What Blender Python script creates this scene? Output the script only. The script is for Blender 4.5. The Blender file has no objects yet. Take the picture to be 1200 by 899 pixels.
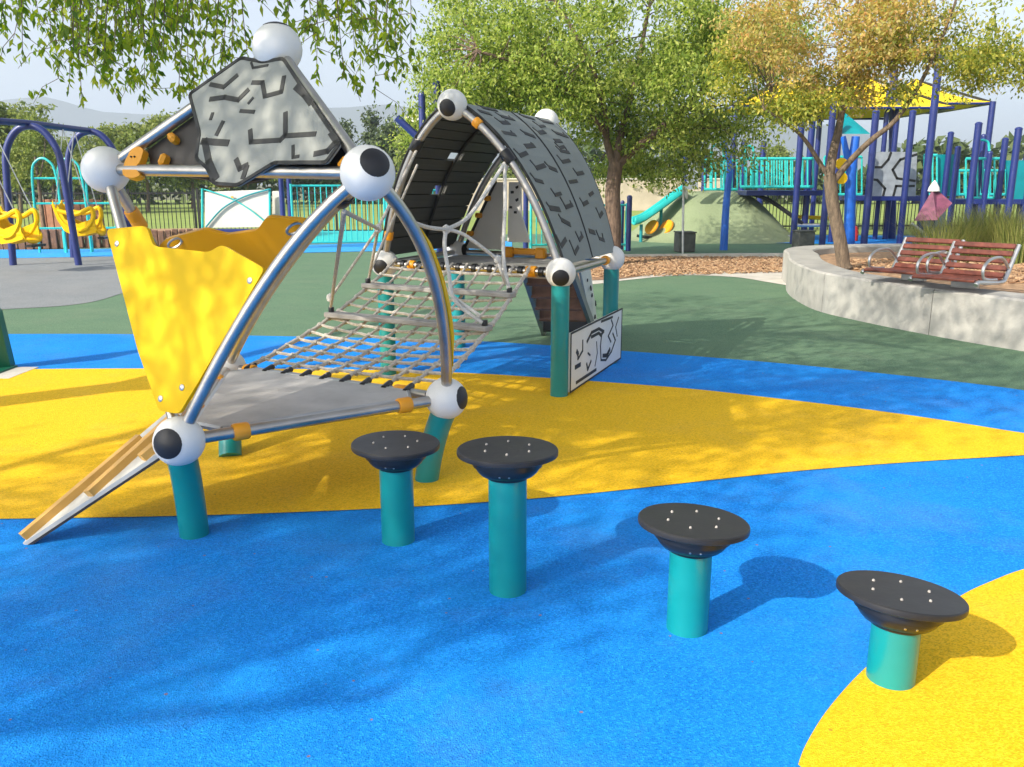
import bpy, bmesh, math, random
import numpy as np
from mathutils import Vector as V, Matrix, Quaternion
random.seed(7); rng = np.random.default_rng(7)
R = math.radians
SC = bpy.context.scene
COL = SC.collection

# ------------------------------------------------------------------ camera, sky, sun, exposure
CAM_H, PITCH, FOC = 1.4, R(13.2), 1000.0          # FOC in pixels of a 1200 wide frame
cam = bpy.data.cameras.new('camera'); camo = bpy.data.objects.new('camera', cam); COL.objects.link(camo)
camo.location = (0, 0, CAM_H); camo.rotation_euler = (R(90) - PITCH, 0, 0)
cam.sensor_width = 36; cam.lens = 36 * FOC / 1200; cam.clip_end = 9000; cam.clip_start = .05
SC.camera = camo
SUN_AZ, SUN_EL = 230.0, 32.0                       # compass angle from +Y towards +X
world = bpy.data.worlds.new('World'); SC.world = world; world.use_nodes = True
wn = world.node_tree
bg = wn.nodes['Background']; sky = wn.nodes.new('ShaderNodeTexSky')
sky.sky_type = 'NISHITA'; sky.sun_disc = False
sky.sun_elevation = R(SUN_EL); sky.sun_rotation = R(SUN_AZ)
sky.air_density = 1.0; sky.dust_density = 3.0; sky.ozone_density = 3.0; sky.altitude = 0
hsv = wn.nodes.new('ShaderNodeHueSaturation'); hsv.inputs['Saturation'].default_value = .42; hsv.inputs['Value'].default_value = 1.0   # milky, dusty air
wn.links.new(sky.outputs[0], hsv.inputs['Color']); wn.links.new(hsv.outputs[0], bg.inputs[0]); bg.inputs[1].default_value = 0.15
sl = bpy.data.lights.new('sun', 'SUN'); sl.energy = 3.8; sl.angle = R(0.5); sl.color = (1, .92, .79)
so = bpy.data.objects.new('sun', sl); COL.objects.link(so)
sdir = V((math.sin(R(SUN_AZ)) * math.cos(R(SUN_EL)), math.cos(R(SUN_AZ)) * math.cos(R(SUN_EL)), math.sin(R(SUN_EL))))
so.rotation_euler = sdir.to_track_quat('Z', 'Y').to_euler(); so.location = sdir * 30
SC.view_settings.view_transform = 'Standard'; SC.view_settings.look = 'None'
SC.view_settings.exposure = 0.76; SC.view_settings.gamma = 1
SC.cycles.max_bounces = 8; SC.cycles.diffuse_bounces = 3; SC.cycles.glossy_bounces = 3
SC.cycles.transmission_bounces = 4; SC.cycles.transparent_max_bounces = 8; SC.cycles.volume_bounces = 1
SC.cycles.use_denoising = True

# ------------------------------------------------------------------ survey helpers: a sight line met with a height or a distance
def ray(x, y):
    a = (x - 600) / FOC; b = (449.5 - y) / FOC
    return V((a, math.cos(PITCH) + b * math.sin(PITCH), -math.sin(PITCH) + b * math.cos(PITCH)))
CAMP = V((0, 0, CAM_H))
def G(x, y, z=0.0):
    r = ray(x, y); return CAMP + r * ((z - CAM_H) / r.z)
def P(x, y, Y):
    r = ray(x, y); return CAMP + r * (Y / r.y)
def onplane(x, y, p0, n):
    r = ray(x, y); return CAMP + r * ((p0 - CAMP).dot(n) / r.dot(n))
def pix(p):
    q = V(p) - CAMP
    f = V((0, math.cos(PITCH), -math.sin(PITCH))); u = V((0, math.sin(PITCH), math.cos(PITCH)))
    d = q.dot(f); return 600 + FOC * q.x / d, 449.5 - FOC * q.dot(u) / d

# ------------------------------------------------------------------ materials
def new_mat(name):
    m = bpy.data.materials.new(name); m.use_nodes = True
    nt = m.node_tree; return m, nt, nt.nodes['Principled BSDF']
def lin(c): return tuple(c) + (1,)
def mat(name, col, rough=.5, metal=0, var=.12, scale=6, bump=0, bscale=80, spec=.5, coat=0, dirt=0):
    """surface with soft colour drift, optional fine relief and blotchy wear"""
    m, nt, b = new_mat(name)
    tc = nt.nodes.new('ShaderNodeTexCoord')
    n = nt.nodes.new('ShaderNodeTexNoise'); n.inputs['Scale'].default_value = scale; n.inputs['Detail'].default_value = 6
    nt.links.new(tc.outputs['Object'], n.inputs['Vector'])
    rp = nt.nodes.new('ShaderNodeValToRGB')
    rp.color_ramp.elements[0].position = .3; rp.color_ramp.elements[1].position = .7
    rp.color_ramp.elements[0].color = lin([c * (1 - var) for c in col]); rp.color_ramp.elements[1].color = lin([min(1, c * (1 + var)) for c in col])
    nt.links.new(n.outputs['Fac'], rp.inputs['Fac'])
    out = rp.outputs['Color']
    if dirt:
        n2 = nt.nodes.new('ShaderNodeTexNoise'); n2.inputs['Scale'].default_value = scale * 2.3; n2.inputs['Detail'].default_value = 9; n2.inputs['Roughness'].default_value = .7
        nt.links.new(tc.outputs['Object'], n2.inputs['Vector'])
        mr = nt.nodes.new('ShaderNodeMapRange'); mr.inputs[1].default_value = .52; mr.inputs[2].default_value = .75; mr.inputs[4].default_value = dirt
        nt.links.new(n2.outputs['Fac'], mr.inputs[0])
        mx = nt.nodes.new('ShaderNodeMix'); mx.data_type = 'RGBA'
        nt.links.new(mr.outputs[0], mx.inputs[0]); nt.links.new(out, mx.inputs[6]); mx.inputs[7].default_value = (.12, .10, .08, 1)
        out = mx.outputs[2]
    nt.links.new(out, b.inputs['Base Color'])
    b.inputs['Roughness'].default_value = rough; b.inputs['Metallic'].default_value = metal
    b.inputs['Specular IOR Level'].default_value = spec; b.inputs['Coat Weight'].default_value = coat
    rr = nt.nodes.new('ShaderNodeMapRange'); rr.inputs[3].default_value = max(.04, rough - .1); rr.inputs[4].default_value = min(1, rough + .12)
    nt.links.new(n.outputs['Fac'], rr.inputs[0]); nt.links.new(rr.outputs[0], b.inputs['Roughness'])
    if bump:
        n3 = nt.nodes.new('ShaderNodeTexNoise'); n3.inputs['Scale'].default_value = bscale; n3.inputs['Detail'].default_value = 4
        nt.links.new(tc.outputs['Object'], n3.inputs['Vector'])
        bp = nt.nodes.new('ShaderNodeBump'); bp.inputs['Strength'].default_value = bump; bp.inputs['Distance'].default_value = .01
        nt.links.new(n3.outputs['Fac'], bp.inputs['Height']); nt.links.new(bp.outputs[0], b.inputs['Normal'])
    return m
def rubber(name, col, speck, speck2=(.22, .16, .25), wear=.4):
    """poured rubber: granules a few millimetres across, odd coloured granules, scuffed patches"""
    m, nt, b = new_mat(name)
    L = nt.links.new
    tc = nt.nodes.new('ShaderNodeTexCoord')
    vo = nt.nodes.new('ShaderNodeTexVoronoi'); vo.inputs['Scale'].default_value = 190
    L(tc.outputs['Object'], vo.inputs['Vector'])
    sep = nt.nodes.new('ShaderNodeSeparateColor'); L(vo.outputs['Color'], sep.inputs[0])
    rp = nt.nodes.new('ShaderNodeValToRGB'); e = rp.color_ramp.elements
    e[0].color = lin([c * .74 for c in col]); e[1].color = lin(speck); e.new(.45).color = lin(col); e.new(.8).color = lin([min(1, c * 1.12 + .012) for c in col])
    L(sep.outputs[0], rp.inputs['Fac'])
    big = nt.nodes.new('ShaderNodeTexNoise'); big.inputs['Scale'].default_value = 1.7; big.inputs['Detail'].default_value = 8; big.inputs['Roughness'].default_value = .65
    L(tc.outputs['Object'], big.inputs['Vector'])
    mr = nt.nodes.new('ShaderNodeMapRange'); mr.inputs[1].default_value = .4; mr.inputs[2].default_value = .75; mr.inputs[4].default_value = wear
    L(big.outputs['Fac'], mr.inputs[0])
    mx = nt.nodes.new('ShaderNodeMix'); mx.data_type = 'RGBA'
    L(mr.outputs[0], mx.inputs[0]); L(rp.outputs['Color'], mx.inputs[6]); mx.inputs[7].default_value = lin(speck)
    v2 = nt.nodes.new('ShaderNodeTexVoronoi'); v2.inputs['Scale'].default_value = 60; L(tc.outputs['Object'], v2.inputs['Vector'])
    s2 = nt.nodes.new('ShaderNodeSeparateColor'); L(v2.outputs['Color'], s2.inputs[0])
    gt = nt.nodes.new('ShaderNodeMath'); gt.operation = 'GREATER_THAN'; gt.inputs[1].default_value = .996; L(s2.outputs[1], gt.inputs[0])
    ls = nt.nodes.new('ShaderNodeMath'); ls.operation = 'LESS_THAN'; ls.inputs[1].default_value = .32; L(v2.outputs['Distance'], ls.inputs[0])
    an = nt.nodes.new('ShaderNodeMath'); an.operation = 'MULTIPLY'; L(gt.outputs[0], an.inputs[0]); L(ls.outputs[0], an.inputs[1])
    m2 = nt.nodes.new('ShaderNodeMix'); m2.data_type = 'RGBA'; L(an.outputs[0], m2.inputs[0]); L(mx.outputs[2], m2.inputs[6]); m2.inputs[7].default_value = lin(speck2)
    du = nt.nodes.new('ShaderNodeTexNoise'); du.inputs['Scale'].default_value = .9; du.inputs['Detail'].default_value = 11; du.inputs['Roughness'].default_value = .72
    L(tc.outputs['Object'], du.inputs['Vector'])
    dr = nt.nodes.new('ShaderNodeMapRange'); dr.inputs[1].default_value = .5; dr.inputs[2].default_value = .72; dr.inputs[4].default_value = .13; L(du.outputs['Fac'], dr.inputs[0])
    m3 = nt.nodes.new('ShaderNodeMix'); m3.data_type = 'RGBA'; L(dr.outputs[0], m3.inputs[0]); L(m2.outputs[2], m3.inputs[6]); m3.inputs[7].default_value = (.30, .27, .22, 1)
    L(m3.outputs[2], b.inputs['Base Color'])
    b.inputs['Roughness'].default_value = .85; b.inputs['Specular IOR Level'].default_value = .15
    bp = nt.nodes.new('ShaderNodeBump'); bp.inputs['Strength'].default_value = .55; bp.inputs['Distance'].default_value = .004
    L(vo.outputs['Distance'], bp.inputs['Height']); L(bp.outputs[0], b.inputs['Normal'])
    return m
def leafmat(name, cols, trans=.45, rough=.5):
    m = bpy.data.materials.new(name); m.use_nodes = True; nt = m.node_tree; L = nt.links.new
    b = nt.nodes['Principled BSDF']; out = nt.nodes['Material Output']
    g = nt.nodes.new('ShaderNodeNewGeometry')
    rp = nt.nodes.new('ShaderNodeValToRGB'); e = rp.color_ramp.elements
    e[0].color = lin(cols[0]); e[1].color = lin(cols[-1])
    for i, c in enumerate(cols[1:-1]): e.new((i + 1) / (len(cols) - 1)).color = lin(c)
    L(g.outputs['Random Per Island'], rp.inputs['Fac'])
    L(rp.outputs['Color'], b.inputs['Base Color']); b.inputs['Roughness'].default_value = rough; b.inputs['Specular IOR Level'].default_value = .3
    tr = nt.nodes.new('ShaderNodeBsdfTranslucent')
    hs = nt.nodes.new('ShaderNodeHueSaturation'); hs.inputs['Value'].default_value = 1.5; hs.inputs['Saturation'].default_value = 1.1
    L(rp.outputs['Color'], hs.inputs['Color']); L(hs.outputs[0], tr.inputs['Color'])
    mx = nt.nodes.new('ShaderNodeMixShader'); mx.inputs[0].default_value = trans
    L(b.outputs[0], mx.inputs[1]); L(tr.outputs[0], mx.inputs[2]); L(mx.outputs[0], out.inputs['Surface'])
    return m
def bark(name, c0, c1):
    m, nt, b = new_mat(name); L = nt.links.new
    tc = nt.nodes.new('ShaderNodeTexCoord'); mp = nt.nodes.new('ShaderNodeMapping'); mp.inputs['Scale'].default_value = (9, 9, 2.2)
    L(tc.outputs['Object'], mp.inputs[0])
    n = nt.nodes.new('ShaderNodeTexNoise'); n.inputs['Scale'].default_value = 3; n.inputs['Detail'].default_value = 9; n.inputs['Roughness'].default_value = .7
    L(mp.outputs[0], n.inputs['Vector'])
    rp = nt.nodes.new('ShaderNodeValToRGB'); rp.color_ramp.elements[0].position = .35; rp.color_ramp.elements[1].position = .68
    rp.color_ramp.elements[0].color = lin(c0); rp.color_ramp.elements[1].color = lin(c1)
    L(n.outputs['Fac'], rp.inputs['Fac']); L(rp.outputs[0], b.inputs['Base Color']); b.inputs['Roughness'].default_value = .9
    bp = nt.nodes.new('ShaderNodeBump'); bp.inputs['Strength'].default_value = .8; bp.inputs['Distance'].default_value = .02
    L(n.outputs['Fac'], bp.inputs['Height']); L(bp.outputs[0], b.inputs['Normal'])
    return m
def concrete(name, c, sc=3.0):
    return mat(name, c, .85, 0, .13, sc, .3, 60, .3, 0, .22)
def grassmat(name, c0, c1):
    m, nt, b = new_mat(name); L = nt.links.new
    tc = nt.nodes.new('ShaderNodeTexCoord')
    n = nt.nodes.new('ShaderNodeTexNoise'); n.inputs['Scale'].default_value = .35; n.inputs['Detail'].default_value = 12; n.inputs['Roughness'].default_value = .75
    L(tc.outputs['Object'], n.inputs['Vector'])
    rp = nt.nodes.new('ShaderNodeValToRGB'); rp.color_ramp.elements[0].position = .3; rp.color_ramp.elements[1].position = .7
    rp.color_ramp.elements[0].color = lin(c0); rp.color_ramp.elements[1].color = lin(c1)
    L(n.outputs['Fac'], rp.inputs['Fac']); L(rp.outputs[0], b.inputs['Base Color']); b.inputs['Roughness'].default_value = .95
    return m

MT = {}
MT['blue_rubber'] = rubber('blue_rubber', (.003, .20, .68), (.016, .33, .82))
MT['yellow_rubber'] = rubber('yellow_rubber', (.83, .485, .008), (.87, .56, .03), (.5, .28, .03), .2)
MT['green_rubber'] = rubber('green_rubber', (.10, .18, .11), (.165, .25, .145), (.3, .2, .1))
MT['grey_rubber'] = rubber('grey_rubber', (.20, .215, .225), (.30, .31, .31))
MT['pale_blue_rubber'] = rubber('pale_blue_rubber', (.03, .30, .72), (.08, .42, .8))
MT['mound_rubber'] = rubber('mound_rubber', (.22, .27, .15), (.27, .32, .19))
MT['mulch_bed'] = mat('mulch_bed', (.27, .155, .085), .95, 0, .45, 22, .9, 40)
MT['soil'] = mat('soil', (.34, .21, .115), .95, 0, .45, 22, .9, 40)
MT['path'] = concrete('pale_concrete', (.52, .49, .44))
MT['wallc'] = concrete('wall_concrete', (.36, .35, .32))
MT['field'] = grassmat('field_grass', (.16, .24, .035), (.28, .34, .07))
MT['far_land'] = grassmat('dry_land', (.10, .12, .05), (.2, .19, .1))
MT['hill'] = grassmat('hill_scrub', (.05, .065, .05), (.10, .11, .08))
MT['teal'] = mat('teal_paint', (.003, .225, .225), .35, 0, .08, 5, .05, 40, .5, .25, .12)
MT['teal_light'] = mat('pale_teal_paint', (.02, .45, .43), .4, 0, .1, 4)
MT['teal_dark'] = mat('deep_teal_plastic', (.0, .22, .25), .45, 0, .15, 3)
MT['green_paint'] = mat('dark_green_paint', (.0, .10, .055), .4, 0, .1, 5)
MT['blue'] = mat('navy_blue_paint', (.012, .024, .14), .35, 0, .12, 5, .04, 30, .5, .2)
MT['bright_blue'] = mat('bright_blue_paint', (.012, .12, .55), .35, 0, .12, 5)
MT['steel'] = mat('brushed_steel', (.50, .475, .44), .33, 1, .12, 9, .05, 120, .5, 0, .12)
MT['alu'] = mat('cast_aluminium', (.58, .58, .57), .42, 1, .1, 8)
MT['white'] = mat('white_plastic', (.73, .72, .68), .42, 0, .05, 5, .03, 40, .5, 0, .06)
MT['black'] = mat('black_rubber_cap', (.018, .018, .02), .42, 0, .2, 10, .05, 60, .4)
MT['blackgloss'] = mat('black_plastic', (.012, .012, .013), .3, 0, .2, 10, .04, 40, .5)
MT['yellow'] = mat('yellow_plastic', (.78, .475, .004), .5, 0, .05, 4, .03, 60, .15, 0, .05)
MT['orange'] = mat('amber_plastic', (.80, .33, .012), .42, 0, .08, 6)
MT['shaded_yellow'] = mat('shaded_yellow_plastic', (.62, .30, .006), .4, 0, .06, 4, .03, 60)  # yellow plastic with the rear panel's shade put into its colour
MT['tan'] = mat('ochre_plastic', (.60, .33, .07), .5, 0, .14, 8)
MT['grey'] = mat('grey_sheet_plastic', (.20, .225, .21), .55, 0, .10, 3, .10, 150, .4, 0, .15)
MT['stone'] = mat('warm_grey_sheet_plastic', (.25, .26, .235), .6, 0, .10, 3, .10, 150, .4, 0, .15)
MT['core'] = mat('charcoal_core_plastic', (.016, .017, .016), .55, 0, .2, 12)
MT['brown'] = mat('dark_brown_plastic', (.038, .032, .027), .55, 0, .12, 4)
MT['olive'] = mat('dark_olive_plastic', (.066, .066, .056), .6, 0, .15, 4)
MT['cream'] = mat('cream_plastic', (.60, .58, .52), .5, 0, .08, 4)
MT['deck'] = mat('grey_deck_coating', (.47, .455, .435), .6, 0, .16, 5, .3, 260, .4, 0, .2)
MT['plank'] = mat('weathered_grey_plank', (.32, .305, .285), .7, 0, .2, 9, .3, 90, .3, 0, .2)
MT['rope'] = mat('braided_rope', (.52, .48, .42), .9, 0, .22, 60, .6, 260)
MT['rope_white'] = mat('pale_braided_rope', (.60, .585, .55), .9, 0, .15, 60, .6, 260)
MT['slat'] = mat('red_timber', (.12, .032, .02), .5, 0, .45, 14, .25, 40, .4)
MT['timber'] = mat('weathered_timber', (.18, .095, .06), .85, 0, .35, 10, .4, 30)
MT['terracotta'] = mat('terracotta_boards', (.33, .15, .085), .8, 0, .25, 8)
MT['iron'] = mat('black_iron', (.012, .013, .014), .5, 0, .2, 10)
MT['shade'] = mat('yellow_shade_cloth', (.80, .56, .01), .8, 0, .06, 2)
MT['shade_under'] = mat('grey_cloth', (.36, .36, .34), .85, 0, .06, 2)
MT['purple'] = mat('plum_roof_plastic', (.17, .045, .085), .55, 0, .3, 9)
MT['slate'] = mat('slate_blue_plastic', (.25, .28, .31), .55, 0, .2, 6)
MT['stonedark'] = mat('dark_block_stone', (.085, .09, .08), .9, 0, .3, 8, .5, 40)
MT['red'] = mat('red_plastic', (.5, .03, .02), .4)
MT['beige'] = mat('beige_render', (.42, .36, .28), .9, 0, .12, 2)
MT['pale_teal_glass'] = mat('teal_panel_plastic', (.03, .48, .45), .35, 0, .1, 3)
MT['bark1'] = bark('brown_bark', (.06, .04, .03), (.20, .135, .095))
MT['bark2'] = bark('grey_brown_bark', (.07, .052, .036), (.22, .16, .105))
MT['leaf1'] = leafmat('elm_leaf', [(.05, .09, .014), (.20, .29, .045), (.36, .44, .09), (.50, .54, .15), (.12, .20, .03)], .5)
MT['leaf2'] = leafmat('autumn_leaf', [(.64, .46, .15), (.34, .36, .08), (.56, .32, .13), (.62, .51, .17), (.22, .28, .06), (.50, .37, .18), (.42, .38, .11)], .5)
MT['leaf2g'] = leafmat('turning_leaf', [(.12, .17, .025), (.30, .35, .06), (.56, .49, .10), (.18, .25, .04)], .5)
MT['leaf3'] = leafmat('hanging_leaf', [(.06, .13, .014), (.14, .24, .025), (.36, .42, .04), (.10, .18, .02), (.24, .33, .03)], .55)
MT['leaf_far'] = leafmat('far_leaf', [(.11, .16, .04), (.19, .24, .06), (.29, .32, .09), (.15, .20, .05)], .4)
MT['leaf_con'] = leafmat('conifer_leaf', [(.05, .08, .03), (.08, .115, .04), (.11, .14, .05)], .2)
MT['grassblade'] = leafmat('ornamental_grass_blade', [(.13, .17, .04), (.24, .27, .07), (.36, .34, .12), (.09, .13, .03)], .4)
MT['chip'] = leafmat('bark_chip', [(.20, .11, .06), (.36, .22, .12), (.44, .30, .18), (.14, .075, .04)], .0, .95)

# ------------------------------------------------------------------ mesh collector
class MB:
    def __init__(s): s.v = []; s.f = []; s.sm = []
    def add(s, vs, fs, smooth=False):
        o = len(s.v); s.v += [tuple(x) for x in vs]; s.f += [tuple(i + o for i in f) for f in fs]; s.sm += [smooth] * len(fs); return s
    def box(s, c, size, M=None, bev=0):
        hx, hy, hz = [k / 2 for k in size]
        if bev and min(hx, hy, hz) > bev:
            vs, fs = bevbox(hx, hy, hz, bev)
        else:
            vs = [(x, y, z) for x in (-hx, hx) for y in (-hy, hy) for z in (-hz, hz)]
            fs = [(0, 1, 3, 2), (4, 6, 7, 5), (0, 4, 5, 1), (2, 3, 7, 6), (0, 2, 6, 4), (1, 5, 7, 3)]
        c = V(c); vs = [(M @ V(x) if M else V(x)) + c for x in vs]
        return s.add(vs, fs)
    def tube(s, pts, r, n=10, caps=True, smooth=True):
        pts = [V(p) for p in pts]; N = len(pts)
        rs = r if isinstance(r, (list, tuple)) else [r] * N
        t = (pts[1] - pts[0]).normalized(); a = t.orthogonal().normalized(); vs = []
        for i, p in enumerate(pts):
            if i == 0: t2 = (pts[1] - pts[0])
            elif i == N - 1: t2 = (pts[-1] - pts[-2])
            else: t2 = (pts[i + 1] - pts[i - 1])
            t2.normalize(); a = (a - t2 * a.dot(t2)).normalized(); b = t2.cross(a)
            for k in range(n):
                w = 2 * math.pi * k / n; vs.append(p + (a * math.cos(w) + b * math.sin(w)) * rs[i])
        fs = [(i * n + k, i * n + (k + 1) % n, (i + 1) * n + (k + 1) % n, (i + 1) * n + k) for i in range(N - 1) for k in range(n)]
        s.add(vs, fs, smooth)
        if caps:
            s.add(vs[:n], [tuple(reversed(range(n)))]); s.add(vs[-n:], [tuple(range(n))])
        return s
    def lathe(s, prof, n=32, M=None, c=(0, 0, 0), smooth=True):
        c = V(c); vs = []
        for (r, z) in prof:
            for k in range(n):
                w = 2 * math.pi * k / n; q = V((r * math.cos(w), r * math.sin(w), z)); vs.append((M @ q if M else q) + c)
        m = len(prof)
        fs = [(i * n + k, i * n + (k + 1) % n, (i + 1) * n + (k + 1) % n, (i + 1) * n + k) for i in range(m - 1) for k in range(n)]
        return s.add(vs, fs, smooth)
    def slab(s, outline, n, th):
        """polygon in 3D with thickness th along n (outline is the front face, n points out of it)"""
        n = V(n).normalized(); o = [V(p) for p in outline]; k = len(o)
        vs = o + [p - n * th for p in o]
        area = sum((((o[i] - o[0]).cross(o[(i + 1) % k] - o[0])) for i in range(k)), V((0, 0, 0)))
        fw = list(range(k)); 
        if area.dot(n) < 0: fw.reverse()
        fs = [tuple(fw), tuple(reversed([i + k for i in fw]))]
        fs += [(fw[(i + 1) % k], fw[i], fw[i] + k, fw[(i + 1) % k] + k) for i in range(k)]
        return s.add(vs, fs)
    def build(s, name, m, parent=None, origin=None):
        off = V((0, 0, 0))
        if parent is not None:
            q = parent
            while q.parent: q = q.parent
            off = q.location.copy()
        elif origin is not None: off = V(origin)
        me = bpy.data.meshes.new(name); me.from_pydata([tuple(V(x) - off) for x in s.v], [], s.f)
        me.polygons.foreach_set('use_smooth', s.sm); me.materials.append(MT[m] if isinstance(m, str) else m)
        me.update()
        if any(s.sm): me.set_sharp_from_angle(angle=R(38))
        o = bpy.data.objects.new(name, me); COL.objects.link(o)
        if parent is not None: o.parent = parent
        elif origin is not None: o.location = off
        return o
def bevbox(hx, hy, hz, b):
    bm = bmesh.new(); bmesh.ops.create_cube(bm, size=2)
    for v in bm.verts: v.co = V((v.co.x * hx, v.co.y * hy, v.co.z * hz))
    bmesh.ops.bevel(bm, geom=bm.edges[:], offset=b, segments=1, affect='EDGES')
    bm.verts.index_update(); vs = [v.co.copy() for v in bm.verts]; fs = [tuple(v.index for v in f.verts) for f in bm.faces]; bm.free(); return vs, fs
def tag(o, label=None, cat=None, group=None, kind=None):
    if label: o['label'] = label
    if cat: o['category'] = cat
    if group: o['group'] = group
    if kind: o['kind'] = kind
    return o
def empty(name, loc, label=None, cat=None, group=None):
    o = bpy.data.objects.new(name, None); o.location = loc; o.empty_display_size = .2; COL.objects.link(o); return tag(o, label, cat, group)
def bez(a, b, c, n=14):
    a, b, c = V(a), V(b), V(c); return [a * (1 - t) ** 2 + b * 2 * t * (1 - t) + c * t * t for t in [i / (n - 1) for i in range(n)]]
def bow(a, mid, c, n=14):
    """curve through a, mid (half way) and c"""
    a, mid, c = V(a), V(mid), V(c); return bez(a, mid * 2 - (a + c) / 2, c, n)
def spline(pts, n=8):
    pts = [V(p) for p in pts]; out = []
    for i in range(len(pts) - 1):
        p0 = pts[max(0, i - 1)]; p1 = pts[i]; p2 = pts[i + 1]; p3 = pts[min(len(pts) - 1, i + 2)]
        for k in range(n):
            t = k / n; out.append(.5 * ((2 * p1) + (p2 - p0) * t + (2 * p0 - 5 * p1 + 4 * p2 - p3) * t * t + (3 * p1 - p0 - 3 * p2 + p3) * t ** 3))
    out.append(pts[-1]); return out
def sheet(name, pts2, z, m, parent=None, kind='structure'):
    """flat ground sheet from an outline, triangulated"""
    bm = bmesh.new(); vs = [bm.verts.new((p[0], p[1], z)) for p in pts2]; f = bm.faces.new(vs)
    if f.normal.z < 0: f.normal_flip()
    bm.normal_update()
    if f.normal.z < 0: bmesh.ops.reverse_faces(bm, faces=[f])
    bmesh.ops.triangulate(bm, faces=bm.faces[:])
    me = bpy.data.meshes.new(name); bm.to_mesh(me); bm.free(); me.materials.append(MT[m])
    o = bpy.data.objects.new(name, me); COL.objects.link(o); o['kind'] = kind; return o
def gp(l, n=8): return [(p.x, p.y) for p in spline([G(x, y) for x, y in l], n)]

# ------------------------------------------------------------------ the ground
sheet('ground', [(-2500, -60), (2500, -60), (2500, 2600), (-2500, 2600)], -.012, 'far_land')
sheet('grass_field', [(-70, 22), (90, 22), (160, 75), (-140, 75)], -.008, 'field')
# play surface: green poured rubber carries the colours
sheet('green_rubber_surface', [(-14, -3), (9, -3), (14, 6), (16, 24.5), (-14, 24.5)], 0.0, 'green_rubber')
up = gp([(-420, 396), (-150, 393), (0, 392), (130, 392), (300, 394), (550, 400), (720, 411), (900, 425), (1050, 440), (1200, 458), (1400, 490), (1600, 540)])
sheet('blue_rubber_surface', up + [(3.9, 1.0), (2.2, -2.5), (-5.5, -2.5), (-6.5, 2)], .004, 'blue_rubber')
yu = gp([(-250, 436), (0, 434), (160, 433), (400, 434), (540, 438), (640, 444), (800, 456), (900, 467), (1000, 479), (1100, 493), (1200, 509), (1330, 527)])
yl = gp([(1330, 527), (1200, 535), (1100, 541), (1000, 548), (900, 557), (800, 568), (700, 579), (600, 588), (440, 598), (230, 606), (0, 610), (-200, 612)])
sheet('yellow_rubber_band', yu + yl[1:], .008, 'yellow_rubber')
c0 = gp([(935, 899), (945, 874), (970, 834), (1010, 789), (1060, 746), (1100, 718), (1130, 698), (1160, 684), (1200, 669), (1260, 656)])
a0 = V(c0[0] + (0,)); 
sheet('yellow_rubber_circle', [(1.02, .9), (.96, 1.2)] + c0 + [(2.5, 2.3), (2.7, 1.4), (2.2, .6), (1.4, .5)], .008, 'yellow_rubber')
# grey pad and pale blue strip under the swings
sheet('grey_rubber_pad', gp([(-260, 372), (-100, 367), (0, 363), (90, 357), (140, 345), (200, 322), (255, 304)], 6) + [(-7.5, 17.6), (-13.8, 17.6), (-13.8, 10)], .004, 'grey_rubber')
sheet('pale_blue_rubber_strip', gp([(-230, 303), (0, 303), (130, 301), (255, 301), (340, 297), (480, 294), (600, 292)], 6) + list(reversed(gp([(-230, 292), (0, 293), (130, 292), (255, 290), (340, 288), (480, 284), (600, 283)], 6))), .008, 'pale_blue_rubber')
sheet('blue_rubber_patch', gp([(900, 285), (1000, 287), (1075, 291), (1260, 292), (1260, 280), (1100, 277), (930, 276)], 5), .008, 'blue_rubber')
# mulch bed, its concrete edging and the pale path
sheet('concrete_path', gp([(930, 336), (900, 331), (860, 325), (800, 323), (740, 328), (700, 333), (660, 336), (655, 331), (720, 325), (800, 318), (925, 316), (1000, 316)], 5), .005, 'path')
sheet('mulch_bed', gp([(640, 331), (720, 328), (770, 322), (830, 319), (925, 318), (1010, 318), (1010, 303), (925, 302), (800, 303), (720, 304), (640, 306)], 5), .012, 'mulch_bed')
mb = MB(); e0, e1 = G(640, 304), G(1010, 301)
mb.tube([e0 + V((0, .1, .03)), (e0 + e1) / 2 + V((0, .15, .03)), e1 + V((0, .1, .03))], .06, 4, smooth=False).build('bed_kerb', 'path')['kind'] = 'structure'
# loose bark chips on the bed
def chips(name, poly_xy, n, z, size=.05, parent=None):
    xs = np.array(poly_xy); lo, hi = xs.min(0), xs.max(0); pts = []
    def inside(p):
        c = False; j = len(poly_xy) - 1
        for i in range(len(poly_xy)):
            a, b = poly_xy[i], poly_xy[j]
            if (a[1] > p[1]) != (b[1] > p[1]) and p[0] < (b[0] - a[0]) * (p[1] - a[1]) / (b[1] - a[1]) + a[0]: c = not c
            j = i
        return c
    while len(pts) < n:
        p = (random.uniform(lo[0], hi[0]), random.uniform(lo[1], hi[1]))
        if inside(p): pts.append(p)
    mb = MB()
    for p in pts:
        M = (Matrix.Rotation(random.uniform(0, 6.3), 3, 'Z') @ Matrix.Rotation(random.uniform(-.5, .5), 3, 'X') @ Matrix.Rotation(random.uniform(-.4, .4), 3, 'Y'))
        s = size * random.uniform(.5, 1.5); mb.box((p[0], p[1], z + random.uniform(.004, .02)), (s, s * .4, .012), M)
    o = mb.build(name, 'chip', parent); o['kind'] = 'stuff'; return o
tag(chips('bark_chips', [(1.2, 12.9), (5.2, 14.0), (5.2, 16.6), (1.2, 16.6)], 4200, .012, .05), 'reddish bark chips scattered over the bed under the leafy tree', 'mulch')
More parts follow.
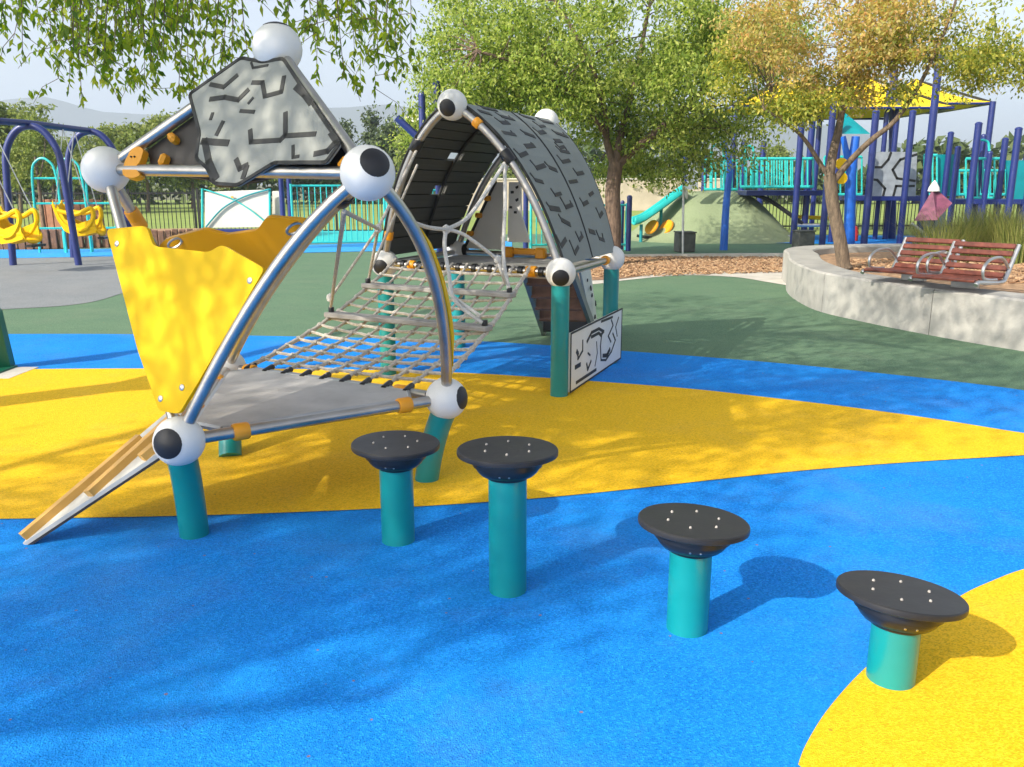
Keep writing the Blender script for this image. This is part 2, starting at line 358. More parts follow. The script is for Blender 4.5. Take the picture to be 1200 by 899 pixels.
# hills far behind
def hill(name, Y, pts, depth=500):
    mb = MB(); vs = []; n = len(pts)
    for (x, h) in pts: vs += [(x, Y - 60 - h * 2.2, -1), (x, Y - h * .6, h * .62 + random.uniform(-3, 3)), (x, Y, h), (x, Y + depth, -1)]
    fs = []
    for i in range(n - 1):
        for k in range(3): fs.append((i * 4 + k, (i + 1) * 4 + k, (i + 1) * 4 + k + 1, i * 4 + k + 1))
    mb.add(vs, fs, True); o = mb.build(name, 'hill'); o['kind'] = 'structure'; return o
xs = np.linspace(-1900, 1900, 120)
hh = [128 + 14 * math.sin(x / 190 + 1) + 9 * math.sin(x / 71) + 5 * math.sin(x / 31 + 2) + random.uniform(-2, 2) for x in xs]
hill('hills', 1500, [(x, h * (1 if x < 300 else max(.35, 1 - (x - 300) / 900))) for x, h in zip(xs, hh)])

# ------------------------------------------------------------------ small shared builders
def ball(parent, c, r, eye=None, name='ball_joint', half=33):
    """white ball joint; eye is the point of the photo towards which its black cap looks, or a direction"""
    mb = MB(); n = 14; prof = [(r * math.sin(math.pi * i / n), -r * math.cos(math.pi * i / n)) for i in range(n + 1)]
    mb.lathe(prof, 28, None, c); o = mb.build(name, 'white', parent)
    if eye is not None:
        if isinstance(eye, V): d = eye.normalized()
        else:
            rr = ray(*eye).normalized(); oc = CAMP - c; b = oc.dot(rr); disc = max(0, b * b - (oc.dot(oc) - r * r))
            q = CAMP + rr * (-b - math.sqrt(disc)); d = (q - c).normalized()
        M = d.to_track_quat('Z', 'Y').to_matrix(); cap = MB(); ra = r * 1.022
        pr = [(r * .985 * math.sin(R(half + 2)), r * .985 * math.cos(R(half + 2)))] + [(ra * math.sin(R(half) * k / 6), ra * math.cos(R(half) * k / 6)) for k in range(6, -1, -1)]
        cap.lathe(pr, 28, M, c); cap.build('black_cap', 'black', o)
    return o
def clamp(parent, p, d, r=.034, w=.06, name='clamp', m='orange', flange=None):
    p, d = V(p), V(d).normalized(); mb = MB(); mb.tube([p - d * w / 2, p - d * w * .4, p + d * w * .4, p + d * w / 2], [r * .9, r, r, r * .9], 12)
    if flange is not None:
        q = V(flange).normalized(); u = q.cross(d).normalized(); M = Matrix((d, q, u)).transposed()
        mb.box(p + q * (r + .02), (w * .95, .06, .022), M, .004)
    return mb.build(name, m, parent)
def bolt(parent, p, n, r=.011, m='alu'):
    M = V(n).to_track_quat('Z', 'Y').to_matrix(); mb = MB(); mb.lathe([(r, -.002), (r, .003), (r * .7, .006), (.0001, .007)], 10, M, p); return mb.build('bolt', m, parent)
def ribbon_on(surf, nrm, pl, w, th, mb):
    """flat strip following a pixel or parameter polyline on a surface; one slab per run, joined at the bends"""
    for a, b in zip(pl[:-1], pl[1:]):
        A, B = surf(a), surf(b); t = (B - A); L = t.length
        if L < 1e-5: continue
        t.normalize(); n = nrm(((a[0] + b[0]) / 2, (a[1] + b[1]) / 2)); s = n.cross(t).normalized(); e = t * w * .35
        mb.slab([A - e + s * w / 2 + n * th, B + e + s * w / 2 + n * th, B + e - s * w / 2 + n * th, A - e - s * w / 2 + n * th], n, th + .002)

# ------------------------------------------------------------------ stepping pods
def pod(base, height, tilt, ang, label):
    x, y, _ = base; t = empty('stepping_pod', (x, y, .006), label, 'stepping pod', 'black topped stepping pods in a row'); t['group'] = 'black topped stepping pods in a row'
    r = .066; z1 = height - .090
    mb = MB(); mb.lathe([(r * 1.0, .0), (r, .02), (r, z1)], 36, None, (x, y, 0)); mb.build('post', 'teal', t)
    M = Matrix.Rotation(R(tilt[1]), 3, 'Y') @ Matrix.Rotation(R(tilt[0]), 3, 'X'); pv = V((x, y, z1))
    mb = MB(); mb.lathe([(.0001, -.010), (r * 1.06, -.010), (r * 1.10, .0), (.092, .004), (.104, .016), (.110, .026), (.111, .034), (.120, .036), (.122, .060), (.118, .074)], 36, M, pv)
    col_ = mb.build('collar', 'blackgloss', t)
    for a in (-.25, .05, 2.2): 
        q = pv + M @ V((.101 * math.sin(a), -.101 * math.cos(a), .022)); bolt(col_, q, M @ V((math.sin(a), -math.cos(a), -.5)), .005, 'steel')
    mb = MB(); D = .173
    mb.lathe([(.0001, .070), (D * .96, .070), (D * .995, .073), (D, .080), (D * .995, .088), (D * .975, .0915), (D * .6, .092), (.0001, .0922)], 56, M, pv)
    d = mb.build('disc', 'black', t)
    for k in range(6):
        a = ang + k * math.pi / 3; q = pv + M @ V((.085 * math.cos(a), .085 * math.sin(a), .0915)); bolt(d, q, M @ V((0, 0, 1)), .0045, 'plank')
    return t
pod(G(467, 634), .412, (0, 1), .2, 'black disc stepping pod with teal post overlapping the leaning teal leg, farthest of the row')
pod(G(595, 692), .522, (-2, 0), .5, 'tallest black disc stepping pod, on a long teal post')
pod(G(805, 737), .372, (-3, 3), .2, 'black disc stepping pod on a medium teal post, second from the right')
pod(G(1043, 797), .275, (-6, 5), .1, 'shortest black disc stepping pod, at the tip of the yellow circle')

# ------------------------------------------------------------------ front climbing frame
DZ = .42
B1 = G(210, 517, DZ); B2 = G(523, 467, DZ); B3 = G(267, 431, DZ)
B6 = P(431, 203, 3.12); B5 = P(124, 199, 3.78); B4 = P(325, 57, 3.62)
fr = empty('ball_joint_climber', (B1.x, B1.y, 0), 'triangular climbing frame with white ball joints, yellow panels and grey top panel', 'climber')
RB = .098; TR = .024
for c, e in ((B1, (193, 521)), (B2, (545, 466)), (B3, None), (B4, V((.0, .1, 1))), (B5, None), (B6, (441, 188))): ball(fr, c, RB, e, half=36 if e == (193, 521) else 32)
def tubeb(a, mid, c, r=TR, m='steel', par=None):
    mb = MB(); mb.tube(bow(a, mid, c, 18) if mid is not None else [V(a), (V(a) + V(c)) / 2, V(c)], r, 14, False); return mb.build('frame_tube', m, par or fr)
mid16 = P(318, 322, (B1.y + B6.y) / 2 + .0); tubeb(B1, mid16, B6)
mid26 = P(506, 320, (B2.y + B6.y) / 2); tubeb(B2, mid26, B6, .0255)
tubeb(B1, None, B5, .022); tubeb(B5, None, B3); 
mid36 = P(328, 322, (B3.y + B6.y) / 2); tubeb(B3, mid36, B6)
tubeb(B4, None, B5); tubeb(B4, None, B6); tubeb(B5, None, B6)
for a, b in ((B1, B2), (B2, B3), (B3, B1)): tubeb(a, None, b, .025)
# legs
def leg(parent, top, base, mid=None, r=.058, m='teal'):
    base = V(base); base.z = .003; t = V(top); mb = MB()
    mb.tube(bow(t, mid if mid is not None else (t + base) / 2, base, 12), r, 22); return mb.build('leg', m, parent)
b1g = G(228, 627); leg(fr, B1 - V((0, 0, .04)), b1g, V(((B1.x * .35 + b1g.x * .65), (B1.y * .35 + b1g.y * .65), DZ * .52)))
b2g = G(500, 563); leg(fr, B2 - V((0, 0, .04)), b2g, V(((B2.x * .42 + b2g.x * .58), (B2.y * .42 + b2g.y * .58), DZ * .52)))
b3g = G(270, 536); leg(fr, B3 - V((0, 0, .04)), b3g, None)
# deck
cen = (B1 + B2 + B3) / 3
def shrink(p, k=.88): return cen + (p - cen) * k
mb = MB(); dk = []
for a, b in ((B1, B2), (B2, B3), (B3, B1)):
    A, Bv = shrink(a, .93), shrink(b, .93); dk += [A + (Bv - A) * .12, A + (Bv - A) * .88]
mb.slab([p + V((0, 0, .022)) for p in dk], (0, 0, 1), .02); deck = mb.build('deck', 'deck', fr)
mb = MB()
for i in range(6): mb.tube([dk[i] + V((0, 0, .012)), dk[(i + 1) % 6] + V((0, 0, .012))], .014, 6)
mb.build('deck_rim', 'alu', deck)
for (x, y, a, b) in ((281, 507, B1, B2), (475, 471, B1, B2), (468, 459, B2, B3), (293, 441, B2, B3), (262, 452, B3, B1), (238, 487, B3, B1)):
    d = (b - a).normalized(); best = min((((V(pix(a + (b - a) * t)) - V((x, y))).length, t) for t in [k / 60 for k in range(4, 57)])); p = a + (b - a) * best[1]
    clamp(fr, p, d, .036, .065, flange=(cen - p))
# panels
def plane3(a, b, c):
    n = (b - a).cross(c - a).normalized(); return n if n.dot(CAMP - a) > 0 else -n
def panel(parent, name, outline, p0, n, th, m, off=0.0):
    mb = MB(); pts = [onplane(x, y, p0, n) + n * off for x, y in outline]; mb.slab(pts, n, th); return mb.build(name, m, parent)
def rnd(poly, r=5, k=4):
    out = []; n = len(poly)
    for i in range(n):
        p = V(poly[i]); a = V(poly[i - 1]); b = V(poly[(i + 1) % n]); la, lb = (a - p).length, (b - p).length; q = min(r, la * .45, lb * .45)
        A = p + (a - p) / la * q; Bq = p + (b - p) / lb * q
        for t in [j / k for j in range(k + 1)]: w = A * (1 - t) ** 2 + p * 2 * t * (1 - t) + Bq * t * t; out.append((w.x, w.y))
    return out
nf = plane3(B1, B5, B6)
fp = panel(fr, 'front_panel', rnd([(133, 271), (180, 267), (188, 291), (253, 298), (268, 289), (318, 317), (282, 378), (240, 450), (218, 486), (195, 482), (170, 412)], 6), B1, nf, .016, 'yellow', .036)
fp['label'] = 'sunlit yellow plastic side panel'
for x, y in ((146, 288), (301, 331), (222, 455), (197, 468)):
    bolt(fp, onplane(x, y, B1, nf) + nf * .036, nf, .013)
nb = plane3(B3, B5, B6)
bp_ = panel(fr, 'rear_panel', rnd([(176, 300), (190, 284), (236, 272), (262, 279), (298, 274), (309, 258), (356, 262), (330, 300), (280, 352), (250, 352)], 5), B3, nb, .016, 'shaded_yellow', -.02)  # same yellow as the front panel, darkened by colour to look shaded
for x, y in ((205, 285), (345, 268)):
    p = onplane(x, y, B3, nb) + nb * .0; mb = MB(); u = V((1, 0, .6)).normalized(); w = nb.cross(u).normalized()
    mb.tube([p + (u * math.cos(t) * .035 + w * math.sin(t) * .018) for t in [k * math.pi / 8 for k in range(17)]], .006, 6); mb.build('clamp_loop', 'steel', bp_)
# side panel seen on edge beside the right hand tube
ns = plane3(B2, B6, B6 + V((.5, 1, .1)))
mb = MB(); tb = bow(B2, mid26, B6, 18)
o1 = [q + V((.030, .02, 0)) for q in tb[2:13]]; o2 = [q + V((.034, .14, -.02)) for q in tb[4:12]]
mb.slab(o1 + list(reversed(o2)), V((1, -.2, .2)), .014); mb.build('side_panel', 'yellow', fr)
# top: brown back board and grey routed front board
nt_ = plane3(B4, B5, B6)
panel(fr, 'back_board', rnd([(292, 82), (228, 126), (166, 172), (172, 197), (236, 206), (246, 214), (262, 214), (300, 206), (340, 196), (395, 194), (412, 184), (345, 78)], 4), B4, nt_, .014, 'brown', -.03)
gpn = rnd([(291, 75), (231, 117), (243, 162), (239, 192), (252, 203), (260, 221), (287, 223), (330, 197), (390, 197), (406, 175), (374, 128), (340, 76), (316, 80)], 4, 3)
gpanel = panel(fr, 'top_panel', gpn, B4, nt_, .016, 'stone', .042); gpanel['label'] = 'grey top panel with dark routed markings'
sf = lambda q: onplane(q[0], q[1], B4, nt_) + nt_ * .042
nn = lambda q: nt_
def groove(par, pl, w, m='core', surf=sf, nr=nn, th=.0025):
    mb = MB(); ribbon_on(surf, nr, pl, w, th, mb); o = mb.build('groove', m, par); return o
rim = MB(); loop = gpn + [gpn[0]]; ribbon_on(sf, nn, loop, .014, .003, rim); rim.build('panel_edge', 'core', gpanel)
for pl, w in (([(286, 96), (271, 109), (256, 106)], .017), ([(256, 123), (272, 121), (288, 124), (299, 113)], .019), ([(305, 104), (316, 104), (319, 120), (338, 115), (341, 98)], .017),
              ([(302, 160), (303, 173), (337, 171), (343, 165), (343, 140)], .018), ([(343, 166), (377, 164)], .018), ([(291, 137), (306, 138)], .014), ([(270, 150), (263, 164)], .017),
              ([(247, 172), (275, 174)], .026), ([(249, 172), (254, 196), (262, 214)], .028), ([(286, 194), (290, 204), (298, 200)], .02), ([(298, 202), (294, 214)], .02), ([(352, 178), (352, 191), (358, 190)], .012),
              ([(378, 187), (392, 184), (402, 173), (396, 164)], .02), ([(356, 110), (366, 119), (372, 127)], .026), ([(305, 122), (300, 128)], .01), ([(303, 81), (305, 87), (322, 84)], .009), ([(258, 140), (256, 146)], .014)):
    groove(gpanel, pl, w * 1.1)
# orange brackets that hold the boards
def bracket(par, x, y, off, sx, sy, ang, m='orange'):
    p = onplane(x, y, B4, nt_) + nt_ * off; u = (B6 - B5).normalized(); w = nt_.cross(u).normalized()
    M = Matrix((u, w, nt_)).transposed() @ Matrix.Rotation(R(ang), 3, 'Z'); mb = MB(); mb.box(p, (sx, sy, .05), M, .012); b = mb.build('bracket', m, par)
    q = MB(); q.box(p - nt_ * .024, (sx * 1.25, sy * 1.2, .006), M); q.build('washer_plate', 'alu', b); return b
for x, y, a in ((201, 161, -35), (190, 187, 85), (402, 190, 60)): bracket(fr, x, y, -.012, .055, .032, a)
br = MB(); hp = [onplane(x, y, B4, nt_) + nt_ * .022 for x, y in rnd([(148, 202), (152, 190), (158, 178), (167, 174), (173, 178), (170, 190), (163, 200), (170, 208), (160, 212), (149, 209)], 4)]
br.slab(hp, nt_, .03); h = br.build('corner_bracket', 'orange', fr)
for x in (159, 163): bolt(h, onplane(x, 187, B4, nt_) + nt_ * .022, nt_, .004, 'iron')
for (x, y) in ((143, 262), (166, 258)):
    pt = min(((V(pix(B5 + (B3 - B5) * t)) - V((x, y))).length, t) for t in [k / 80 for k in range(5, 75)])[1]
    clamp(fr, B5 + (B3 - B5) * pt, B3 - B5, .033, .055)

# ------------------------------------------------------------------ ramp in front of the frame
N0 = G(27, 640) + V((0, 0, .012)); N1 = B1 + V((-.07, .03, -.04)); Dd = ((B3 - B1).normalized() + V((0, 0, .13))).normalized()
rp_ = empty('ramp', (N0.x, N0.y, 0), 'slanting ramp board with ochre strips leading up to the frame', 'ramp')
def RP(t, w): return N0 + (N1 - N0) * t + Dd * w
nr_ = (N1 - N0).cross(Dd).normalized()
if nr_.z < 0: nr_ = -nr_
mb = MB(); mb.slab([RP(0, 0), RP(1, 0), RP(1, .56), RP(.92, .60), RP(.4, .36), RP(.02, .05)], nr_, .016); board = mb.build('ramp_board', 'cream', rp_)
mb = MB(); mb.slab([RP(-.01, -.004) - nr_ * .016, RP(1, -.004) - nr_ * .016, RP(1, .02) - nr_ * .016, RP(-.01, .02) - nr_ * .016], nr_, .010); mb.build('edge_rail', 'brown', rp_)
def rail(t0, w0, t1, w1, wd, h):
    A, Bv = RP(t0, w0), RP(t1, w1); d = (Bv - A).normalized(); s = nr_.cross(d).normalized(); up_ = nr_ * h
    mb = MB(); mb.slab([A + s * wd + up_, Bv + s * wd + up_, Bv - s * wd + up_, A - s * wd + up_], nr_, h + .001); return mb.build('grip_strip', 'tan', rp_)
rail(.0, .03, .70, .36, .03, .03); rail(.47, .02, .98, .34, .03, .03)
rail(.84, .03, 1.0, .10, .03, .03)
for t in (.32, .62, .82): bolt(rp_, RP(t, .05) - nr_ * .02, -nr_, .008)

# ------------------------------------------------------------------ rear arched tunnel
TZ = .83
C3 = G(657, 320, TZ); C2 = G(451, 309, TZ); C5 = G(717, 303, TZ); C6 = C2 + (C5 - C3)
C1 = P(530, 123, (C2.y + C3.y) / 2 - .05); C4 = P(640, 143, (C5.y + C6.y) / 2 - .02)
tn = empty('climbing_tunnel', (C3.x, C3.y, 0), 'arched climbing tunnel with grey routed roof panels and white ball joints', 'climbing tunnel')
for c, e in ((C1, (523, 127)), (C2, (445, 314)), (C3, (657, 327)), (C4, None), (C5, None), (C6, V((1, -.6, .2)))): ball(tn, c, .1, e)
mR = P(603, 196, (C1.y + C3.y) / 2); mL = P(478, 192, (C1.y + C2.y) / 2)
aR = bow(C1, mR, C3, 17); aL = bow(C1, mL, C2, 17)
mRb = C4.lerp(C5, .5) + (mR - C1.lerp(C3, .5)); mLb = C4.lerp(C6, .5) + (mL - C1.lerp(C2, .5))
aRb = bow(C4, mRb, C5, 17); aLb = bow(C4, mLb, C6, 17)
for a in (aR, aL, aRb, aLb): MB().tube(a, .026, 12, False).build('arch_tube', 'steel', tn)
for a, b in ((C2, C3), (C3, C5), (C5, C6), (C6, C2), (C1, C4)): MB().tube([a, b], .024, 12, False).build('rail_tube', 'steel', tn)
for c in (C2, C3, C5, C6): leg(tn, c - V((0, 0, .05)), V((c.x, c.y, .003)), None, .06)
def surfS(A, Bq, side):
    """roof skin over the two arch tubes: u along the tunnel, v from ridge to rail"""
    def S(q):
        u, v = q; t = max(0, min(15.999, v * 16)); i = int(t); f = t - i
        a = A[i].lerp(A[i + 1], f); b = Bq[i].lerp(Bq[i + 1], f); return a.lerp(b, u) + Nn(q) * .036
    def Nn(q):
        u, v = q; i = int(max(0, min(15, v * 16))); t = (A[i + 1] - A[i]); w = (Bq[i] - A[i]); n = t.cross(w).normalized()
        if n.z < 0 or (abs(n.z) < .05 and n.x * side < 0): n = -n
        return n
    return S, Nn
SR, NR = surfS(aR, aRb, 1); SL, NL = surfS(aL, aLb, -1)
def roofpanel(S, Nn, u0, u1, v0, v1, m, name, th=.016, nv=14):
    mb = MB(); top = []; bot = []
    for i in range(nv + 1):
        v = v0 + (v1 - v0) * i / nv
        for u in (u0, u1): p = S((u, v)); n = Nn((u, v)); top.append(p + n * th / 2); bot.append(p - n * th / 2)
    k = len(top); fs = []
    for i in range(nv): a = 2 * i; fs += [(a, a + 1, a + 3, a + 2), (k + a, k + a + 2, k + a + 3, k + a + 1), (a, a + 2, k + a + 2, k + a), (a + 1, k + a + 1, k + a + 3, a + 3)]
    fs += [(0, k, k + 1, 1), (k - 2, k - 1, 2 * k - 1, 2 * k - 2)]
    return mb.add(top + bot, fs).build(name, m, tn)
GR = []   # routed marks on the roof in (u, v): short thick bars, each with a thin spike or two
for h0, rows in ((.03, ((.07, .22), (.13, .10, .32), (.21, .2), (.29, .12, .36), (.37, .26), (.44, .08), (.51, .2, .38), (.59, .07), (.66, .25), (.73, .10, .36), (.81, .2), (.88, .06, .34), (.94, .22))), (.52, ((.09, .12, .34), (.16, .2), (.23, .08, .36), (.31, .24), (.355, .22), (.39, .22), (.47, .14), (.53, .28), (.60, .1), (.66, .3), (.72, .16), (.79, .34), (.85, .08), (.91, .25)))):
    for row in rows:
        for u_ in row[1:]:
            u_ += h0 + random.uniform(-.02, .02); v_ = row[0] + random.uniform(-.012, .012); l_ = random.uniform(.035, .065); t_ = random.uniform(-.012, .012)
            GR.append(([(u_ - l_, v_ - t_), (u_ + l_, v_ + t_)], random.uniform(.026, .040)))
            if random.random() < .75: GR.append(([(u_ - l_, v_ - t_), (u_ - l_ - .02, v_ - random.uniform(.025, .045))], .016))
            if random.random() < .4: GR.append(([(u_ + l_ * .7, v_ + t_), (u_ + l_ * .9, v_ - .025)], .014))
rpA = roofpanel(SR, NR, .015, .492, .045, .975, 'grey', 'roof_panel'); rpB = roofpanel(SR, NR, .508, .985, .045, .975, 'grey', 'roof_panel')
for g_, w_ in GR:
    par = rpA if g_[0][0] < .5 else rpB
    S2 = lambda q: SR(q) + NR(q) * .009
    mb = MB(); ribbon_on(S2, NR, g_, w_, .002, mb); mb.build('groove', 'core', par)
for par, u in ((rpA, .015), (rpA, .492), (rpB, .508), (rpB, .985)):
    mb = MB(); mb.tube([SR((u, .045 + .93 * k / 14)) for k in range(15)], .011, 6); mb.build('panel_edge', 'core', par)
# inner side: dark boards on the far side of the tunnel
NP = 13
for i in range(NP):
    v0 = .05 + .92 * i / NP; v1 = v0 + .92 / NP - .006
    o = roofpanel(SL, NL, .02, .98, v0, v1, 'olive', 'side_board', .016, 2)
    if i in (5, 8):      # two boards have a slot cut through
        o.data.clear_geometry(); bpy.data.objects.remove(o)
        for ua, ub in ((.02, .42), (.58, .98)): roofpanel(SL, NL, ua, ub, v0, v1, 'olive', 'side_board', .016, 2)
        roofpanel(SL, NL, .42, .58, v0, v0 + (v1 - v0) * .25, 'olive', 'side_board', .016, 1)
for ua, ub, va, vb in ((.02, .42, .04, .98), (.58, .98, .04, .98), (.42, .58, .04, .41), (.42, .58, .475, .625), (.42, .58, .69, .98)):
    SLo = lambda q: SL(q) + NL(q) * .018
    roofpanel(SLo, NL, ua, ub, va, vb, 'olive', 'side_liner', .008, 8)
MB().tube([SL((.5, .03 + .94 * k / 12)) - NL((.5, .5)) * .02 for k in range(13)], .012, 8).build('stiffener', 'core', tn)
MB().tube([SL((.0, .03 + .94 * k / 12)) for k in range(13)], .012, 6).build('panel_edge', 'core', tn)
# tunnel deck, end wall, brackets
mb = MB(); cc = (C2 + C3 + C5 + C6) / 4; mb.slab([cc + (p - cc) * .93 + V((0, 0, -.02)) for p in (C2, C3, C5, C6)], (0, 0, 1), .03); mb.build('deck', 'deck', tn)
nE = (C5 - C6).cross(V((0, 0, 1))).normalized()
if nE.y > 0: nE = -nE
E = lambda s, z: C6.lerp(C5, s) + V((0, 0, z))
mb = MB(); mb.slab([E(.04, .03), E(.30, .03), E(.33, .58), E(.27, .58)], nE, .02); wl = mb.build('end_panel', 'cream', tn)
mb = MB(); mb.tube([E(.05, .03) + nE * .004, E(.27, .59) + nE * .004], .013, 6); mb.build('panel_edge', 'core', wl)
for s, z in ((.10, .16), (.16, .31), (.22, .45)): clamp(tn, E(s, z) + nE * .02, (C5 - C6), .022, .05)
mb = MB(); mb.slab([E(.345, .10), E(.49, .10), E(.435, .32), E(.43, .58), E(.355, .58)], nE, .02); wp = mb.build('end_panel', 'white', tn)
for s, z in ((.38, .50), (.41, .44), (.37, .38), (.41, .54), (.40, .34)): mb = MB(); mb.box(E(s, z) + nE * .002, (.03, .006, .02), Matrix.Rotation(random.uniform(-.6, .6), 3, 'Y')); mb.build('spot', 'core', wp)
mb = MB(); mb.box(E(.47, .03) + nE * .03, (.34, .05, .05), Matrix.Rotation(math.atan2((C5 - C6).y, (C5 - C6).x), 3, 'Z'), .008); mb.build('yellow_rail', 'orange', tn)
for s in (.37, .58): mb = MB(); mb.box(E(s, .02) + nE * .05, (.09, .06, .09), Matrix.Rotation(math.atan2((C5 - C6).y, (C5 - C6).x), 3, 'Z'), .012); mb.build('bracket', 'orange', tn)
d23 = (C3 - C2).normalized()
for t, m, r, w in ((.12, 'blackgloss', .034, .035), (.17, 'orange', .034, .055), (.22, 'blackgloss', .034, .035), (.36, 'blackgloss', .034, .035), (.45, 'blackgloss', .034, .035), (.54, 'blackgloss', .034, .035), (.63, 'blackgloss', .034, .035), (.72, 'blackgloss', .034, .035), (.795, 'blackgloss', .034, .04), (.85, 'orange', .038, .07), (.905, 'blackgloss', .034, .04)):
    clamp(tn, C2.lerp(C3, t), d23, r, w, 'clamp' if m == 'orange' else 'rope_clip', m)
for a, k in ((aR, 7), (aL, 6)): clamp(tn, a[k], a[k + 1] - a[k], .042, .09, 'rope_clip', 'blackgloss')
clamp(tn, aR[3], aR[4] - aR[3], .034, .05); clamp(tn, aL[14], aL[15] - aL[14], .034, .06); clamp(tn, C3.lerp(C5, .12), C5 - C3, .036, .05); clamp(tn, C3.lerp(C5, .85), C5 - C3, .036, .05)
# low maze panel between the right hand legs
q0 = V((C3.x, C3.y, 0)); q1 = V((C5.x, C5.y, 0)); dm = (q1 - q0).normalized(); nm = V((dm.y, -dm.x, 0)); 
if nm.dot(CAMP - q0) < 0: nm = -nm
W_ = (q1 - q0).length; off_ = nm * .072
MZ = lambda s, z: q0 + dm * (.02 + s * (W_ + .06)) + V((0, 0, .03 + z * .40)) + off_
mb = MB(); mb.slab([MZ(0, 0), MZ(1, 0), MZ(1, 1), MZ(0, 1)], nm, .02); mz = mb.build('maze_panel', 'white', tn)
MZs = lambda q: MZ(q[0], q[1]); mzn = lambda q: nm
for pl, w in (([(0, 0), (1, 0), (1, 1), (0, 1), (0, 0)], .012), ([(.10, .1), (.46, .1)], .022), ([(.2, .78), (.2, .6), (.12, .5), (.12, .62)], .016), ([(.28, .72), (.36, .84), (.50, .84), (.6, .74), (.54, .7), (.5, .76), (.36, .76)], .022), ([(.56, .7), (.54, .5), (.56, .22), (.66, .16), (.78, .26), (.86, .44), (.8, .6)], .016), ([(.6, .28), (.68, .24), (.74, .32)], .03), ([(.76, .46), (.7, .6), (.8, .76), (.76, .88)], .014), ([(.9, .5), (.86, .7), (.92, .86)], .012), ([(.55, .95), (.78, .93)], .018), ([(.08, .38), (.16, .38)], .03), ([(.12, .58), (.1, .64)], .03), ([(.3, .5), (.34, .44)], .014), ([(.28, .32), (.3, .2), (.36, .32)], .018), ([(.46, .62), (.48, .4), (.44, .18)], .008)):
    mb = MB(); ribbon_on(MZs, mzn, pl, w, .003, mb); mb.build('maze_groove', 'core', mz)
for s in (.06, .94): clamp(tn, MZ(s, .2) - nm * .035, V((0, 0, 1)), .03, .05)
# ladder behind, seen from underneath
L0a, L0b = P(613, 316, C5.y + .35), P(670, 316, C5.y + .25); L1a, L1b = G(638, 391), G(697, 391)
lad = tn
for a, b in ((L0a, L1a), (L0b, L1b)):
    d = (b - a).normalized(); s = V((1, 0, 0)); u = d.cross(s).normalized(); mb = MB(); mb.slab([a + u * .06 + s * .02, b + u * .06 + s * .02, b - u * .06 + s * .02, a - u * .06 + s * .02], s, .035); mb.build('stringer', 'grey', tn)
for t in (.12, .3, .48, .66, .84):
    a, b = L0a.lerp(L1a, t), L0b.lerp(L1b, t); mid = (a + b) / 2; ang = math.atan2((b - a).y, (b - a).x)
    mb = MB(); mb.box(mid, ((b - a).length - .03, .16, .028), Matrix.Rotation(ang, 3, 'Z') @ Matrix.Rotation(.75, 3, 'X'), .005); mb.build('tread', 'timber' if t < .8 else 'core', tn)
mb = MB(); mb.slab([P(680, 316, C5.y + .45), P(692, 315, C5.y + .75), G(701, 384), G(696, 391)], V((1, -.3, 0)), .02); sp = mb.build('ladder_side_panel', 'white', tn)
for k in range(7):
    t = .15 + k * .12; A = P(682, 318, C5.y + .5).lerp(G(697, 389), t) + V((.024, -.02, 0)); mb = MB(); mb.box(A + V((random.uniform(0, .05), random.uniform(.05, .2), 0)), (.01, .05, .025), Matrix.Rotation(random.uniform(-.6, .6), 3, 'X')); mb.build('spot', 'core', sp)

# ------------------------------------------------------------------ rope net bridge
n0a, n0b = B3.lerp(B2, .12), B3.lerp(B2, .94); n1a, n1b = C2.lerp(C3, .07), C2.lerp(C3, .84)
nb_ = empty('rope_net_bridge', (B2.x, B2.y, 0), 'sagging rope net bridge with plank steps between frame and tunnel', 'rope net')
def NT(s, t):
    a = n0a.lerp(n1a, s); b = n0b.lerp(n1b, s); p = a.lerp(b, t); sag = .10 * 4 * s * (1 - s) * (.6 + .4 * 4 * t * (1 - t)); return p - V((0, 0, sag)) + V((0, 0, .03))
NA, NL_ = 9, 15
for j in range(NA + 1):
    t = j / NA; MB().tube([NT(k / 22, t) + V((0, 0, random.uniform(-.004, .004))) for k in range(23)], .0095 if 0 < j < NA else .013, 6).build('rope', 'rope', nb_)
for i in range(1, NL_):
    s = i / NL_; MB().tube([NT(s + random.uniform(-.004, .004), k / 18) for k in range(19)], .0095, 6).build('rope', 'rope', nb_)
mb = MB()
for i in range(1, NL_):
    for j in range(NA + 1):
        mb.lathe([(.0001, -.018), (.015, -.011), (.018, 0), (.015, .011), (.0001, .018)], 7, Matrix.Rotation(random.uniform(0, 3), 3, 'X') @ Matrix.Rotation(random.uniform(0, 3), 3, 'Y'), NT(i / NL_, j / NA))
o = mb.build('rope_knots', 'rope', nb_); o['kind'] = 'stuff'
for j in range(NA + 1):
    p = B3.lerp(B2, .12 + .82 * j / NA) + V((0, 0, .022)); clamp(nb_, p, V((.3, .9, .15)), .017, .08, 'rope_clip', 'blackgloss')
PL = {}
for key, s in (('a', .47), ('b', .745)):
    a, b = NT(s, -.015), NT(s, 1.02); d = (b - a).normalized(); u = (V((0, 0, 1)) - d * d.z).normalized(); w = u.cross(d); M = Matrix((d, w, u)).transposed()
    mb = MB(); mb.box((a + b) / 2 + u * .018, ((b - a).length, .085, .032), M, .006); mb.build('plank', 'plank', nb_); PL[key] = (a + u * .03, b + u * .03)
    for p in PL[key]: clamp(nb_, p + u * .01 + d * (.03 if p == PL[key][0] else -.03), u, .018, .05, 'rope_clip', 'blackgloss')
def rope(pts, r=.011, m='rope_white', sm=True): 
    return MB().tube(spline(pts, 7) if sm else pts, r, 7).build('hand_rope', m, nb_)
tb36 = bow(B3, mid36, B6, 18)
k0 = tb36[15]; clamp(nb_, k0, tb36[16] - tb36[15], .036, .06, 'rope_clip', 'blackgloss'); k0 = k0 + V((0, .02, -.05))
